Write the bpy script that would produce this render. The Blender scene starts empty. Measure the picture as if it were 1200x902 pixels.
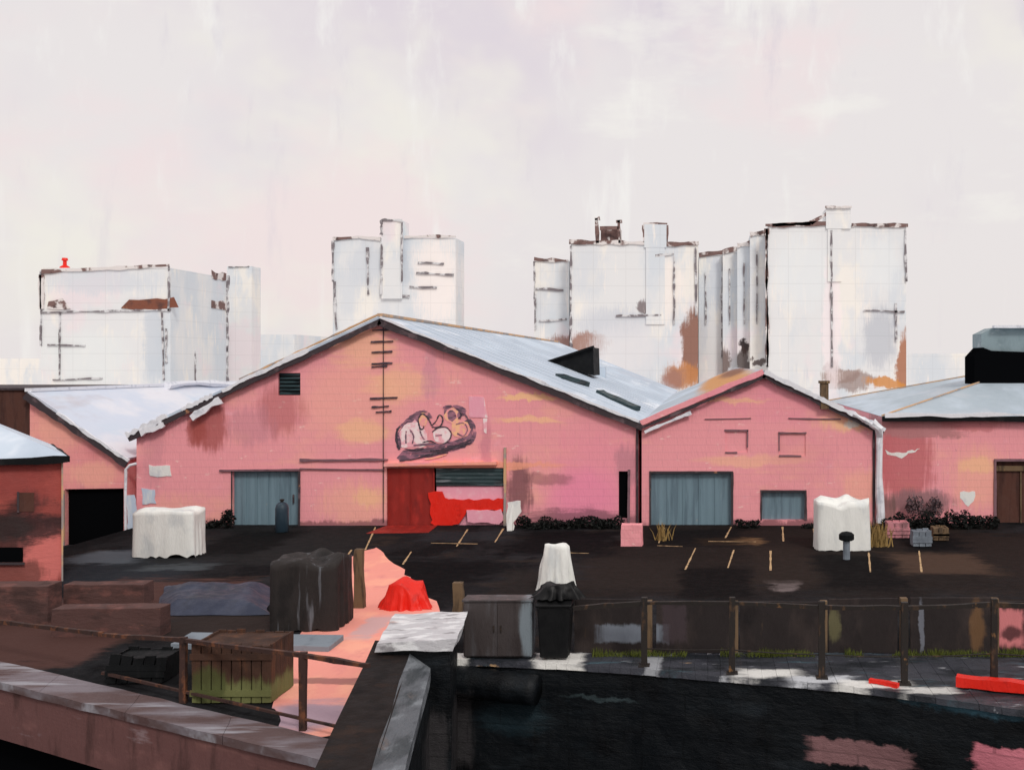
import bpy, bmesh, math, random
from mathutils import Vector, noise
random.seed(11)
R = math.radians
scn = bpy.context.scene
COL = scn.collection
F, CX, CY, H = 1200.0, 828.0, 427.0, 6.6      # focal length / principal point of the photograph, camera height
D0 = 42.0                                      # distance of the hall fronts

def P(px, py, d): return Vector(((px-CX)*d/F, d, H-(py-CY)*d/F))
def G(px, py, z=0.0):
    d = (H-z)*F/(py-CY); return P(px, py, d)
def U(n): return n*D0/F
def S(r, g, b):                                # sRGB 0-255 -> linear
    f = lambda c: c/12.92 if c <= .04045 else ((c+.055)/1.055)**2.4
    return (f(r/255), f(g/255), f(b/255), 1)
def sc(c, k): return (c[0]*k, c[1]*k, c[2]*k, 1)

# ------------------------------------------------------------------ materials
class NT:
    def __init__(s, m):
        m.use_nodes = True; s.t = m.node_tree; s.t.nodes.clear()
    def n(s, typ, **kw):
        nd = s.t.nodes.new(typ)
        for k, v in kw.items():
            if k.startswith('i_'): nd.inputs[k[2:].replace('_', ' ')].default_value = v
            else: setattr(nd, k, v)
        return nd
    def l(s, a, b): s.t.links.new(a, b)
    def vm(s, op, a, b=None):
        nd = s.n('ShaderNodeVectorMath', operation=op); s.l(a, nd.inputs[0])
        if b is not None:
            if hasattr(b, 'is_linked'): s.l(b, nd.inputs[1])
            else: nd.inputs[1].default_value = b
        return nd.outputs['Value'] if op in ('LENGTH', 'DOT_PRODUCT') else nd.outputs[0]
    def ma(s, op, a, b):
        nd = s.n('ShaderNodeMath', operation=op)
        for i, v in enumerate((a, b)):
            if hasattr(v, 'is_linked'): s.l(v, nd.inputs[i])
            else: nd.inputs[i].default_value = v
        return nd.outputs[0]
    def mr(s, v, a, b, c=0.0, d=1.0):
        nd = s.n('ShaderNodeMapRange', interpolation_type='SMOOTHSTEP'); s.l(v, nd.inputs[0])
        for i, x in enumerate((a, b, c, d)): nd.inputs[i+1].default_value = x
        return nd.outputs[0]
    def noise(s, pos, scale, detail=4, rough=.6):
        p = s.vm('MULTIPLY', pos, scale)
        nd = s.n('ShaderNodeTexNoise'); nd.inputs['Scale'].default_value = 1
        nd.inputs['Detail'].default_value = detail; nd.inputs['Roughness'].default_value = rough
        s.l(p, nd.inputs['Vector']); return nd
    def mix(s, fac, a, b):
        nd = s.n('ShaderNodeMix', data_type='RGBA')
        if hasattr(fac, 'is_linked'): s.l(fac, nd.inputs[0])
        else: nd.inputs[0].default_value = fac
        for i, v in ((6, a), (7, b)):
            if hasattr(v, 'is_linked'): s.l(v, nd.inputs[i])
            else: nd.inputs[i].default_value = v
        return nd.outputs[2]

def blob(c, r, col, a=1.0, soft=.35, sq=False, streak=None): return (Vector(c), Vector(r), col, a, soft, sq, streak)
def fb(px, py, rx, ry, col, a=1.0, soft=.35, sq=False, streak='v', d=D0):   # patch on a wall seen front on
    return blob(P(px, py, d), (rx*d/F, 3.0, ry*d/F), col, a, soft, sq, streak)
def gb(x0, y0, x1, y1, col, a=1.0, soft=.3, sq=True, streak='h'):           # patch on the ground
    p, q = G((x0+x1)/2, y0), G((x0+x1)/2, y1)
    c = G((x0+x1)/2, (y0+y1)/2); w = abs(x1-x0)/2*c.y/F
    return blob((c.x, (p.y+q.y)/2, 0), (w, abs(p.y-q.y)/2, 30), col, a, soft, sq, streak)

def mat(name, base, layers=(), blobs=(), rough=.8, spec=.3, bump=.25, bscale=(9, 9, 2.5), warp=.22, wscale=1.3, ribs=None, metal=0, obj=False, panel=None):
    m = bpy.data.materials.new(name); t = NT(m)
    if obj: pos = t.n('ShaderNodeTexCoord').outputs['Object']
    else: pos = t.n('ShaderNodeNewGeometry').outputs['Position']
    col = base
    for (c, scale, lo, hi, amt) in layers:
        col = t.mix(t.ma('MULTIPLY', t.mr(t.noise(pos, scale).outputs[0], lo, hi), amt), col, c)
    if blobs:
        wn = t.noise(pos, (wscale,)*3, 5, .65)
        w = t.vm('MULTIPLY', t.vm('SUBTRACT', wn.outputs[1], (.5, .5, .5)), (warp*3.4,)*3)
        wp = t.vm('ADD', pos, w)
        sv = t.noise(pos, (5, 5, .35), 4, .7).outputs[0]
        sh = t.noise(pos, (.5, 2.2, 4), 4, .7).outputs[0]
        for (c, r, bc, a, soft, sq, streak) in blobs:
            soft *= .62
            v = t.vm('MULTIPLY', t.vm('SUBTRACT', wp, c), (1/r.x, 1/r.y, 1/r.z))
            if sq:
                ab = t.vm('ABSOLUTE', v); sp = t.n('ShaderNodeSeparateXYZ'); t.l(ab, sp.inputs[0])
                dist = t.ma('MAXIMUM', t.ma('MAXIMUM', sp.outputs[0], sp.outputs[1]), sp.outputs[2])
            else: dist = t.vm('LENGTH', v)
            if streak:
                dist = t.ma('ADD', dist, t.ma('MULTIPLY', t.ma('SUBTRACT', sv if streak == 'v' else sh, .5), 2.6*soft+.5))
            col = t.mix(t.ma('MULTIPLY', t.mr(dist, 1+soft, 1-soft), a), col, bc)
    if panel:                                   # faint cladding / block joints
        sp = t.n('ShaderNodeSeparateXYZ'); t.l(pos, sp.inputs[0]); cb = t.n('ShaderNodeCombineXYZ')
        t.l(t.ma('ADD', sp.outputs[0], sp.outputs[1]), cb.inputs[0]); t.l(sp.outputs[2], cb.inputs[1])
        bk = t.n('ShaderNodeTexBrick', offset=0.0 if panel[0] > 3 else .5); t.l(cb.outputs[0], bk.inputs[0]); k_ = panel[2]
        bk.inputs['Color1'].default_value = (1, 1, 1, 1); bk.inputs['Color2'].default_value = (.5+k_/2,)*3+(1,); bk.inputs['Mortar'].default_value = (k_*.93,)*3+(1,)
        bk.inputs['Scale'].default_value = 1; bk.inputs['Brick Width'].default_value = panel[0]; bk.inputs['Row Height'].default_value = panel[1]; bk.inputs['Mortar Size'].default_value = panel[0]*.012
        mx = t.n('ShaderNodeMix', data_type='RGBA', blend_type='MULTIPLY'); mx.inputs[0].default_value = 1
        if hasattr(col, 'is_linked'): t.l(col, mx.inputs[6])
        else: mx.inputs[6].default_value = col
        t.l(bk.outputs[0], mx.inputs[7]); col = mx.outputs[2]
    bs = t.n('ShaderNodeBsdfPrincipled')
    if hasattr(col, 'is_linked'): t.l(col, bs.inputs['Base Color'])
    else: bs.inputs['Base Color'].default_value = col
    rn = t.noise(pos, (3, 3, 3), 3)
    t.l(t.mr(rn.outputs[0], .3, .7, max(0.03, rough-.15), min(1, rough+.1)), bs.inputs['Roughness'])
    bs.inputs['Specular IOR Level'].default_value = spec; bs.inputs['Metallic'].default_value = metal
    hgt = t.noise(pos, bscale, 6, .7).outputs[0]
    if ribs:
        d = t.vm('DOT_PRODUCT', pos, ribs)
        hgt = t.ma('ADD', hgt, t.ma('MULTIPLY', t.ma('SINE', d, 0), .8))
    if bump:
        b = t.n('ShaderNodeBump'); b.inputs['Strength'].default_value = bump; b.inputs['Distance'].default_value = .05
        t.l(hgt, b.inputs['Height']); t.l(b.outputs[0], bs.inputs['Normal'])
    o = t.n('ShaderNodeOutputMaterial'); t.l(bs.outputs[0], o.inputs[0])
    return m

# ------------------------------------------------------------------ geometry
class MB:
    def __init__(s): s.v = []; s.f = []; s.m = []
    def add(s, vs, fs, mi=0):
        o = len(s.v); s.v += [Vector(v) for v in vs]; s.f += [[i+o for i in f] for f in fs]; s.m += [mi]*len(fs); return s
    def box(s, x0, x1, y0, y1, z0, z1, mi=0):
        return s.prism([(x0, y0, z0), (x1, y0, z0), (x1, y0, z1), (x0, y0, z1)], (0, y1-y0, 0), mi)
    def prism(s, poly, vec, mi=0, caps=(True, True)):
        n = len(poly); a = [Vector(p) for p in poly]; b = [p+Vector(vec) for p in a]
        fs = [[i, (i+1) % n, n+(i+1) % n, n+i] for i in range(n)]
        if caps[0]: fs.append(list(range(n))[::-1])
        if caps[1]: fs.append(list(range(n, 2*n)))
        return s.add(a+b, fs, mi)
    def bar(s, p0, p1, w, h=None, mi=0, jit=0.0, seg=1, side=None):
        """bar from p0 to p1; with jit its width wanders like an old hand-cut edge"""
        h = h or w; p0, p1 = Vector(p0), Vector(p1); ax = (p1-p0).normalized()
        up = Vector(side) if side else (Vector((0, 1, 0)) if abs(ax.y) < .9 else Vector((0, 0, 1)))
        a = ax.cross(up).normalized(); b = a.cross(ax).normalized()
        vs = []; fs = []; sd = random.uniform(0, 99)
        for i in range(seg+1):
            p = p0.lerp(p1, i/seg); nz = lambda f, q: max(-1, min(1, 1.5*noise.noise(Vector((i*f, sd, q)))+random.uniform(-.25, .25)))
            k = 1+jit*nz(.37, 0); o = a*jit*nz(.23, 5)*w*.35
            for (q, r) in ((-1, -1), (1, -1), (1, 1), (-1, 1)): vs.append(p+o+a*q*w/2*k+b*r*h/2)
        for i in range(seg):
            for j in range(4): fs.append([i*4+j, i*4+(j+1) % 4, i*4+4+(j+1) % 4, i*4+4+j])
        fs += [[3, 2, 1, 0], [seg*4+j for j in range(4)]]
        return s.add(vs, fs, mi)
    def tube(s, pts, r, n=8, mi=0, jit=0):
        vs = []; fs = []; pts = [Vector(p) for p in pts]
        for i, p in enumerate(pts):
            ax = (pts[min(i+1, len(pts)-1)]-pts[max(i-1, 0)]).normalized()
            a = ax.orthogonal().normalized() if abs(ax.z) < .99 else Vector((1, 0, 0)); b = ax.cross(a).normalized()
            if abs(ax.z) < .99:
                a = ax.cross(Vector((0, 0, 1))).normalized(); b = a.cross(ax).normalized()
            k = r*(1+random.uniform(-jit, jit))
            for j in range(n):
                t = 2*math.pi*j/n; vs.append(p+a*math.cos(t)*k+b*math.sin(t)*k)
        for i in range(len(pts)-1):
            for j in range(n): fs.append([i*n+j, i*n+(j+1) % n, (i+1)*n+(j+1) % n, (i+1)*n+j])
        fs += [list(range(n))[::-1], [(len(pts)-1)*n+j for j in range(n)]]
        return s.add(vs, fs, mi)
    def lathe(s, c, prof, n=16, mi=0):
        c = Vector(c); vs = []; fs = []
        for (r, z) in prof:
            for j in range(n):
                t = 2*math.pi*j/n; vs.append(c+Vector((r*math.cos(t), r*math.sin(t), z)))
        k = len(prof)
        for i in range(k-1):
            for j in range(n): fs.append([i*n+j, i*n+(j+1) % n, (i+1)*n+(j+1) % n, (i+1)*n+j])
        fs += [list(range(n))[::-1], [(k-1)*n+j for j in range(n)]]
        return s.add(vs, fs, mi)
    def build(s, name, mats, parent=None, sub=0, amp=0, ns=1.0, smooth=False, loc=None, bevel=0, recalc=True):
        bm = bmesh.new(); vs = [bm.verts.new(v) for v in s.v]
        for f, mi in zip(s.f, s.m):
            try: fc = bm.faces.new([vs[i] for i in f]); fc.material_index = mi
            except ValueError: pass
        if recalc: bmesh.ops.recalc_face_normals(bm, faces=bm.faces)
        if sub: bmesh.ops.subdivide_edges(bm, edges=bm.edges, cuts=sub, use_grid_fill=True)
        if amp:
            for v in bm.verts: v.co += noise.noise_vector(v.co*ns+Vector((7, 3, 1)))*amp
        o = Vector((0, 0, 0)); q = parent
        while q: o += q.location; q = q.parent
        if loc is not None and not parent: o = Vector(loc)
        bmesh.ops.translate(bm, verts=bm.verts, vec=-o)
        me = bpy.data.meshes.new(name); bm.to_mesh(me); bm.free()
        for m in (mats if isinstance(mats, (list, tuple)) else [mats]): me.materials.append(m)
        if smooth:
            for p in me.polygons: p.use_smooth = True
        ob = bpy.data.objects.new(name, me); COL.objects.link(ob)
        if parent: ob.parent = parent
        elif loc is not None: ob.location = loc
        if bevel:
            b = ob.modifiers.new('bevel', 'BEVEL'); b.width = bevel; b.segments = 2; b.limit_method = 'ANGLE'
        return ob

def thing(name, label, cat, loc, group=None):
    o = bpy.data.objects.new(name, None); COL.objects.link(o); o.location = loc
    o['label'] = label; o['category'] = cat; o.empty_display_size = .3
    if group: o['group'] = group
    return o
def tag(o, label, cat, group=None):
    o['label'] = label; o['category'] = cat
    if group: o['group'] = group
    return o
def struct(o): o['kind'] = 'structure'; return o
def partlabel(o, l): o['label'] = l; return o

def wall_panel(name, outline, holes, y, thick, m, parent, jit=0):
    """front wall cut with real openings: outline / holes in (x,z)"""
    cu = bpy.data.curves.new(name, 'CURVE'); cu.dimensions = '2D'; cu.fill_mode = 'BOTH'; cu.extrude = thick/2
    for poly in [outline]+list(holes):
        sp = cu.splines.new('POLY'); sp.points.add(len(poly)-1); sp.use_cyclic_u = True
        for p, (x, z) in zip(sp.points, poly): p.co = (x, z, 0, 1)
    tmp = bpy.data.objects.new('tmp', cu); COL.objects.link(tmp)
    me = bpy.data.meshes.new_from_object(tmp.evaluated_get(bpy.context.evaluated_depsgraph_get()))
    bpy.data.objects.remove(tmp)
    mb = MB(); mb.add([Vector((v.co.x, y+thick/2-v.co.z, v.co.y)) for v in me.vertices], [list(p.vertices) for p in me.polygons])
    return mb
def rect(x0, y0, x1, y1, d=D0):
    a, b = P(x0, y1, d), P(x1, y0, d); return [(a.x, a.z), (b.x, a.z), (b.x, b.z), (a.x, b.z)]
def fx(px, d=D0): return (px-CX)*d/F
def fz(py, d=D0): return H-(py-CY)*d/F
def ragged(pts, jit, step):
    out = []
    for i, p in enumerate(pts):
        q = pts[(i+1) % len(pts)]; p, q = Vector(p), Vector(q); n = max(1, int((q-p).length/step))
        for k in range(n):
            out.append(p.lerp(q, k/n)+Vector((random.uniform(-jit, jit), 0, random.uniform(-jit, jit))))
    return out

# ------------------------------------------------------------------ colours
PINK = S(242, 161, 168); SALMON = S(250, 180, 160); ORANGE = S(253, 200, 152); MAUVE = S(196, 134, 146)
RUST = S(164, 76, 68); ROSE = S(246, 140, 182); PALEPINK = S(244, 190, 208)
WHITE = S(232, 232, 228); SLATE = S(112, 136, 148); BLUEGREY = S(170, 186, 200); BLACK = S(16, 18, 20); BROWN = S(88, 56, 46); OCHRE = S(205, 140, 70)
LIGHTBLUE = S(200, 214, 228)

pink_layers = [(SALMON, (.35, .35, .55), .50, .72, .55), (ORANGE, (.30, .30, 1.1), .62, .74, .3), (MAUVE, (3.5, 3.5, .30), .60, .85, .42),
               (PALEPINK, (.9, .9, 2.4), .60, .80, .35), (ORANGE, (.5, .5, 7), .72, .78, .35), (S(178, 118, 130), (11, 11, .4), .62, .74, .45), (S(252, 214, 206), (2.2, 2.2, 5), .66, .70, .6), (S(168, 112, 118), (6, 6, 6), .70, .74, .6)]
M = {}
M['hall'] = mat('hall_pink_render', PINK, pink_layers, [
    fb(245, 500, 22, 28, RUST, .75, .5), fb(330, 480, 26, 28, RUST, .5, .6), fb(295, 500, 25, 22, MAUVE, .5, .6), fb(230, 505, 12, 18, RUST, .7, .5),
    fb(415, 470, 60, 45, SALMON, .55, .5, streak=None), fb(470, 450, 40, 18, ORANGE, .55, .6, streak='h'), fb(425, 505, 30, 12, ORANGE, .6, .5, streak='h'),
    fb(425, 405, 35, 22, ORANGE, .55, .7, streak='h'), fb(685, 580, 40, 32, ROSE, .8, .8, streak=None), fb(700, 560, 60, 60, S(244, 150, 170), .5, .6),
    fb(620, 465, 30, 4, ORANGE, .9, .4, streak='h'), fb(615, 492, 38, 4, ORANGE, .7, .5, streak='h'), fb(608, 570, 14, 34, S(120, 78, 84), .85, .6), fb(640, 562, 26, 6, S(120, 78, 84), .5, .6, streak='h'),
    fb(735, 545, 14, 22, MAUVE, .7, .6), fb(420, 590, 40, 25, SALMON, .7, .6), fb(432, 582, 18, 12, ORANGE, .6, .6), fb(180, 540, 12, 40, MAUVE, .35, .6),
    fb(200, 595, 25, 16, SALMON, .5, .6), fb(570, 530, 6, 40, S(205, 130, 145), .6, .6), fb(505, 440, 10, 30, S(215, 150, 165), .6, .6), fb(560, 545, 100, 5, S(250, 168, 140), .8, .4, streak='h'), fb(455, 614, 320, 5, S(120, 76, 82), .75, .7, streak='v'), fb(680, 606, 70, 9, S(110, 74, 86), .7, .7, streak='h')],
    rough=.75, bump=.5, panel=(1.2, .3, .978))
M['gable'] = mat('gable_pink_render', PINK, pink_layers, [
    fb(895, 465, 80, 25, S(238, 150, 166), .6, .5), fb(860, 470, 40, 3, ORANGE, .6, .5, streak='h'), fb(1000, 495, 35, 10, ORANGE, .8, .7), fb(990, 480, 18, 14, SALMON, .7, .6),
    fb(880, 540, 60, 6, ORANGE, .45, .6, streak='h'), fb(1010, 570, 20, 20, SALMON, .7, .6), fb(940, 540, 40, 30, S(226, 146, 158), .4, .6), fb(915, 580, 30, 12, S(228, 146, 154), .4, .6),
    fb(1000, 497, 10, 5, WHITE, .8, .5), fb(890, 614, 150, 5, S(120, 76, 82), .75, .7, streak='v')], rough=.75, bump=.5, panel=(1.2, .3, .978))
M['rightpink'] = mat('end_building_render', PINK, pink_layers, [
    fb(1060, 540, 34, 50, S(194, 104, 108), .8, .35, d=42.6), fb(1065, 500, 62, 12, S(186, 128, 130), .9, .3, sq=True, streak='h', d=42.6), fb(1140, 495, 40, 9, S(190, 108, 112), .6, .5, d=42.6),
    fb(1150, 560, 34, 34, SALMON, .7, .7, d=42.6), fb(1145, 545, 22, 8, ORANGE, .6, .6, d=42.6), fb(1075, 588, 40, 14, S(150, 112, 116), .9, .5, d=42.6), fb(1040, 595, 12, 16, S(120, 95, 90), .7, .6, d=42.6)], rough=.8, bump=.5, panel=(1.2, .3, .978))
M['leftpink'] = mat('lean_to_render', S(240, 156, 156), pink_layers, [fb(70, 500, 30, 30, SALMON, .6, .6), fb(110, 555, 30, 14, SALMON, .7, .6), fb(120, 520, 20, 16, S(220, 134, 138), .5, .6)], rough=.8, bump=.5, panel=(1.2, .3, .978))
roofl = [(LIGHTBLUE, (.25, .12, .4), .45, .65, .8), (S(166, 180, 194), (.6, .18, .8), .55, .75, .6), (S(232, 238, 246), (.35, .1, .5), .54, .70, .9), (S(206, 200, 208), (.2, .1, .3), .6, .75, .5)]
M['roof'] = mat('weathered_sheet_roof', S(182, 196, 212), roofl, rough=.55, spec=.3, bump=.25, bscale=(3, .5, 3), ribs=(0, 5.5, 0))
M['roofdark'] = mat('ochre_stained_roof', S(178, 188, 198), roofl[:2], [blob((.6, 58, 6.1), (1.6, 26, 1.1), S(206, 146, 84), .95, .4, False, 'h'), blob((1.5, 66, 6.4), (.9, 14, .8), S(128, 86, 68), .9, .5, False, 'h')], rough=.85, bump=.3)
M['rooflead'] = mat('lead_grey_roof', S(170, 184, 194), roofl[:2]+[(S(192, 198, 206), (.3, .3, .3), .5, .7, .6)], rough=.6, bump=.2)
M['barge'] = mat('dark_bargeboard', S(62, 54, 58), [(S(120, 100, 104), (2, 2, 2), .55, .7, .6), (S(210, 150, 110), (1.5, 1.5, 1.5), .66, .72, .6)], rough=.8)
M['flash'] = mat('white_flashing', S(228, 230, 236), [(S(170, 176, 188), (2.5, 2.5, 2.5), .52, .7, .6)], rough=.6, bump=.5)
M['ochretrim'] = mat('ochre_edge_trim', S(206, 166, 126), [(S(150, 146, 146), (.8, .8, .8), .44, .58, .9)], rough=.8)
M['slate'] = mat('blue_grey_door_paint', SLATE, [(S(92, 112, 124), (4, 4, .3), .48, .66, .8), (S(150, 168, 176), (3, 3, .5), .58, .76, .6), (S(180, 160, 140), (2, 2, 2), .7, .8, .5)], rough=.6, ribs=(22, 0, 0), bump=.3)
M['darkslate'] = mat('dark_teal_shutter', S(48, 66, 70), [(S(128, 132, 138), (.6, .6, 6), .52, .68, .8), (S(22, 30, 34), (.8, .8, 5), .5, .62, .8)], rough=.6, ribs=(0, 0, 40), bump=.3)
M['darkred'] = mat('oxide_red_door', S(140, 38, 32), [(S(172, 48, 40), (2, 2, .8), .48, .66, .7), (S(96, 26, 26), (1.5, 1.5, .6), .55, .7, .6)], rough=.6, ribs=(14, 0, 0))
M['red'] = mat('bright_red_paint', S(226, 40, 26), [(S(176, 26, 22), (2.5, 2.5, 3), .56, .74, .6), (S(232, 72, 52), (2, 2, 5), .6, .75, .6)], rough=.45, bump=.6)
M['black'] = mat('tarred_black', S(18, 20, 22), [(S(40, 40, 42), (3, 3, .8), .55, .75, .6)], rough=.8, spec=.15)
M['void'] = mat('dark_interior', S(10, 11, 13), rough=1, spec=0, bump=0)
M['white'] = mat('chalky_white_paint', WHITE, [(S(190, 196, 206), (1.6, 1.6, 1.6), .5, .72, .6)], rough=.6, bump=.5)
M['palebluepaint'] = mat('pale_blue_paint', S(190, 204, 222), [(WHITE, (3, 3, .6), .5, .7, .7)], rough=.6)
M['pale_pink'] = mat('pale_pink_board', S(236, 164, 182), [(S(240, 190, 200), (3, 3, 3), .5, .7, .6)], rough=.7)
M['dullpink'] = mat('dull_pink_timber', S(196, 132, 140), [(S(120, 90, 92), (2, 2, 2), .46, .62, .8)], rough=.8)
M['mauvemetal'] = mat('mauve_metal', S(128, 96, 104), [(S(80, 62, 70), (3, 3, 3), .5, .7, .7)], rough=.6)
M['ink'] = mat('dark_grey_paint', S(66, 58, 68), [(S(120, 100, 112), (6, 6, 6), .5, .7, .7)], rough=.8)
M['inksoft'] = mat('soft_grey_violet_paint', S(158, 112, 130), [(S(92, 78, 92), (1.5, 1.5, 7), .44, .56, .9), (PINK, (3, 3, 3), .58, .68, .8)], rough=.8)
M['graffiti_white'] = mat('graffiti_white', S(244, 226, 226), [(S(240, 172, 184), (2, 2, 2), .44, .58, .95)], rough=.8)
M['graffiti_orange'] = mat('graffiti_orange', S(250, 192, 150), [(S(243, 160, 166), (2.5, 2.5, 2.5), .42, .56, .95)], rough=.8)
M['woodpost'] = mat('weathered_ochre_timber', S(112, 92, 70), [(S(58, 48, 40), (6, 6, 1), .45, .65, .8), (S(168, 136, 96), (8, 8, .7), .6, .72, .7)], rough=.9)
M['railmetal'] = mat('rusty_dark_rail', S(44, 40, 38), [(S(96, 72, 52), (5, 5, 2), .55, .7, .7), (S(150, 110, 70), (3, 3, 3), .66, .74, .6)], rough=.7, spec=.2)
M['railbrown'] = mat('rusty_brown_rail', S(64, 46, 42), [(S(120, 76, 52), (4, 4, 3), .5, .66, .8), (S(24, 20, 20), (5, 5, 3), .55, .7, .7)], rough=.8, spec=.2)
M['brick'] = mat('brown_brick', S(84, 60, 57), [(S(118, 78, 72), (1.5, 1.5, 3), .5, .68, .8), (S(60, 44, 42), (1.2, 1.2, 3), .5, .68, .8), (S(196, 130, 92), (1, 1, 8), .68, .74, .7)], rough=.9, bump=.5, bscale=(3, 3, 9))
M['brown'] = mat('dark_brown_boards', S(84, 54, 46), [(S(60, 38, 34), (4, 4, .4), .45, .65, .8)], rough=.9)
HD = 23.4
M['hoarding'] = mat('hoarding_panel', S(46, 41, 41), [(S(62, 54, 52), (1.4, 1.4, .5), .48, .66, .8), (S(26, 24, 26), (.7, .7, .4), .52, .66, .8), (S(96, 78, 60), (4, 4, .6), .7, .78, .6)], [
    fb(1183, 735, 17, 22, S(214, 130, 132), .9, .3, sq=True, d=HD), fb(978, 732, 7, 20, S(110, 106, 76), .7, .5, d=HD), fb(1145, 735, 8, 30, S(120, 90, 62), .7, .6, d=HD), fb(1080, 735, 3, 30, S(120, 124, 134), .8, .4, d=HD),
    fb(1186, 742, 14, 8, S(20, 20, 24), .8, .6, d=HD), fb(740, 742, 38, 10, S(130, 138, 150), .75, .4, sq=True, d=HD), fb(790, 730, 14, 22, S(70, 60, 64), .8, .3, sq=True, d=HD)], rough=.85, spec=.15, bump=.4, warp=.06, wscale=4)
M['quayblack'] = mat('wet_black_quay_stone', S(17, 21, 25), [(S(34, 40, 45), (.7, .7, 2.5), .52, .72, .7), (S(9, 11, 14), (1.2, 1.2, .8), .5, .66, .8), (S(58, 74, 82), (1.1, 1.1, 5), .69, .80, .5)], [
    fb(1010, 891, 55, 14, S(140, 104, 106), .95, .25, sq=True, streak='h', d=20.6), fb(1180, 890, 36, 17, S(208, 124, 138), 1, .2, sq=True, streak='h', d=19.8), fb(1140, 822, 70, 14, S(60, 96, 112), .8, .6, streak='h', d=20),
    fb(1090, 815, 30, 5, S(150, 180, 190), .7, .6, streak='h', d=20), fb(520, 855, 30, 45, S(62, 60, 62), .85, .35, sq=True, d=22.6), fb(600, 845, 40, 20, S(40, 58, 66), .6, .7, streak='h', d=22.4), fb(700, 825, 40, 3, S(70, 84, 88), .6, .5, streak='h', d=22)],  # bluish highlights along the top edge are painted into the stone colour
    rough=.5, spec=.2, bump=.7, bscale=(3, 3, 7), warp=.10, wscale=3, panel=(1.3, .46, .72))
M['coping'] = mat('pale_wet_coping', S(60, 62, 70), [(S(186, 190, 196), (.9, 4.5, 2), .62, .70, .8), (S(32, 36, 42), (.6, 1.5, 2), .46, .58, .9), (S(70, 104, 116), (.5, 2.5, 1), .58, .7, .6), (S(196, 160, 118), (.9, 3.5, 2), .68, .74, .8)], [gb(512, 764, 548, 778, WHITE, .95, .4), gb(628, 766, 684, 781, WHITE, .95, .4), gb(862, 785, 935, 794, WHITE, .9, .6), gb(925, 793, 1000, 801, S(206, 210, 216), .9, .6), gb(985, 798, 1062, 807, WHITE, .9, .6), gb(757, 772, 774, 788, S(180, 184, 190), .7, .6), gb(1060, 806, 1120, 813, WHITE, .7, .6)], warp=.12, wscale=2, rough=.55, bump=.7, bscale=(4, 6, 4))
M['leftcoping'] = mat('mauve_grey_coping', S(92, 74, 74), [(S(126, 119, 126), (.28, .9, 1), .44, .58, .9), (S(160, 160, 168), (.3, 2.2, 1), .54, .66, .8), (S(78, 54, 52), (.3, 1.8, 1), .52, .66, .8), (S(90, 80, 86), (1, 2.5, 1), .6, .74, .6)], rough=.7, bump=.5)
M['girder'] = mat('brown_quay_face', S(106, 72, 70), [(S(132, 92, 88), (.6, .6, 1.4), .5, .66, .8), (S(76, 50, 48), (2.5, 2.5, .6), .5, .68, .8), (S(150, 132, 136), (.8, .8, 3), .62, .74, .6)], rough=.85, bump=.5)
M['wingtop'] = mat('umber_parapet_stone', S(34, 28, 27), [(S(58, 44, 38), (1.5, 1.5, 1.5), .52, .7, .7), (S(26, 23, 24), (2, 2, 2), .5, .7, .8)], rough=.85, spec=.15, bump=.5)
M['wingface'] = mat('painted_sheen_parapet_stone', S(96, 100, 106), [(S(134, 140, 146), (3, .6, 2), .5, .68, .8), (S(54, 60, 64), (4, .5, 2), .46, .64, .8), (S(110, 96, 90), (2, 1, 2), .6, .72, .7)], rough=.6, bump=.7, bscale=(9, 2, 6))  # lighter grey paints the lit edge of the parapet
M['cap'] = mat('pale_silver_cap_stone', S(196, 196, 200), [(S(232, 234, 236), (1.6, 4, 2), .48, .62, .9), (S(120, 116, 120), (1.5, 4, 2), .55, .68, .8), (S(190, 160, 150), (1, 2, 1), .62, .74, .6)], rough=.55, bump=.8, bscale=(3, 9, 6))
M['salmonpath'] = mat('salmon_concrete', S(240, 158, 144), [(S(250, 178, 152), (.8, .6, 1), .48, .66, .8), (S(222, 140, 136), (1.3, .9, 1), .54, .7, .7)], [
    gb(305, 822, 420, 856, S(150, 140, 158), .85, .5, False), gb(420, 722, 450, 748, S(200, 170, 172), .8, .5), gb(325, 795, 440, 802, S(120, 84, 84), .7, .4)], rough=.9, bump=.3, warp=.12)  # the large grey-violet patch is a shadow painted on the concrete
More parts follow.
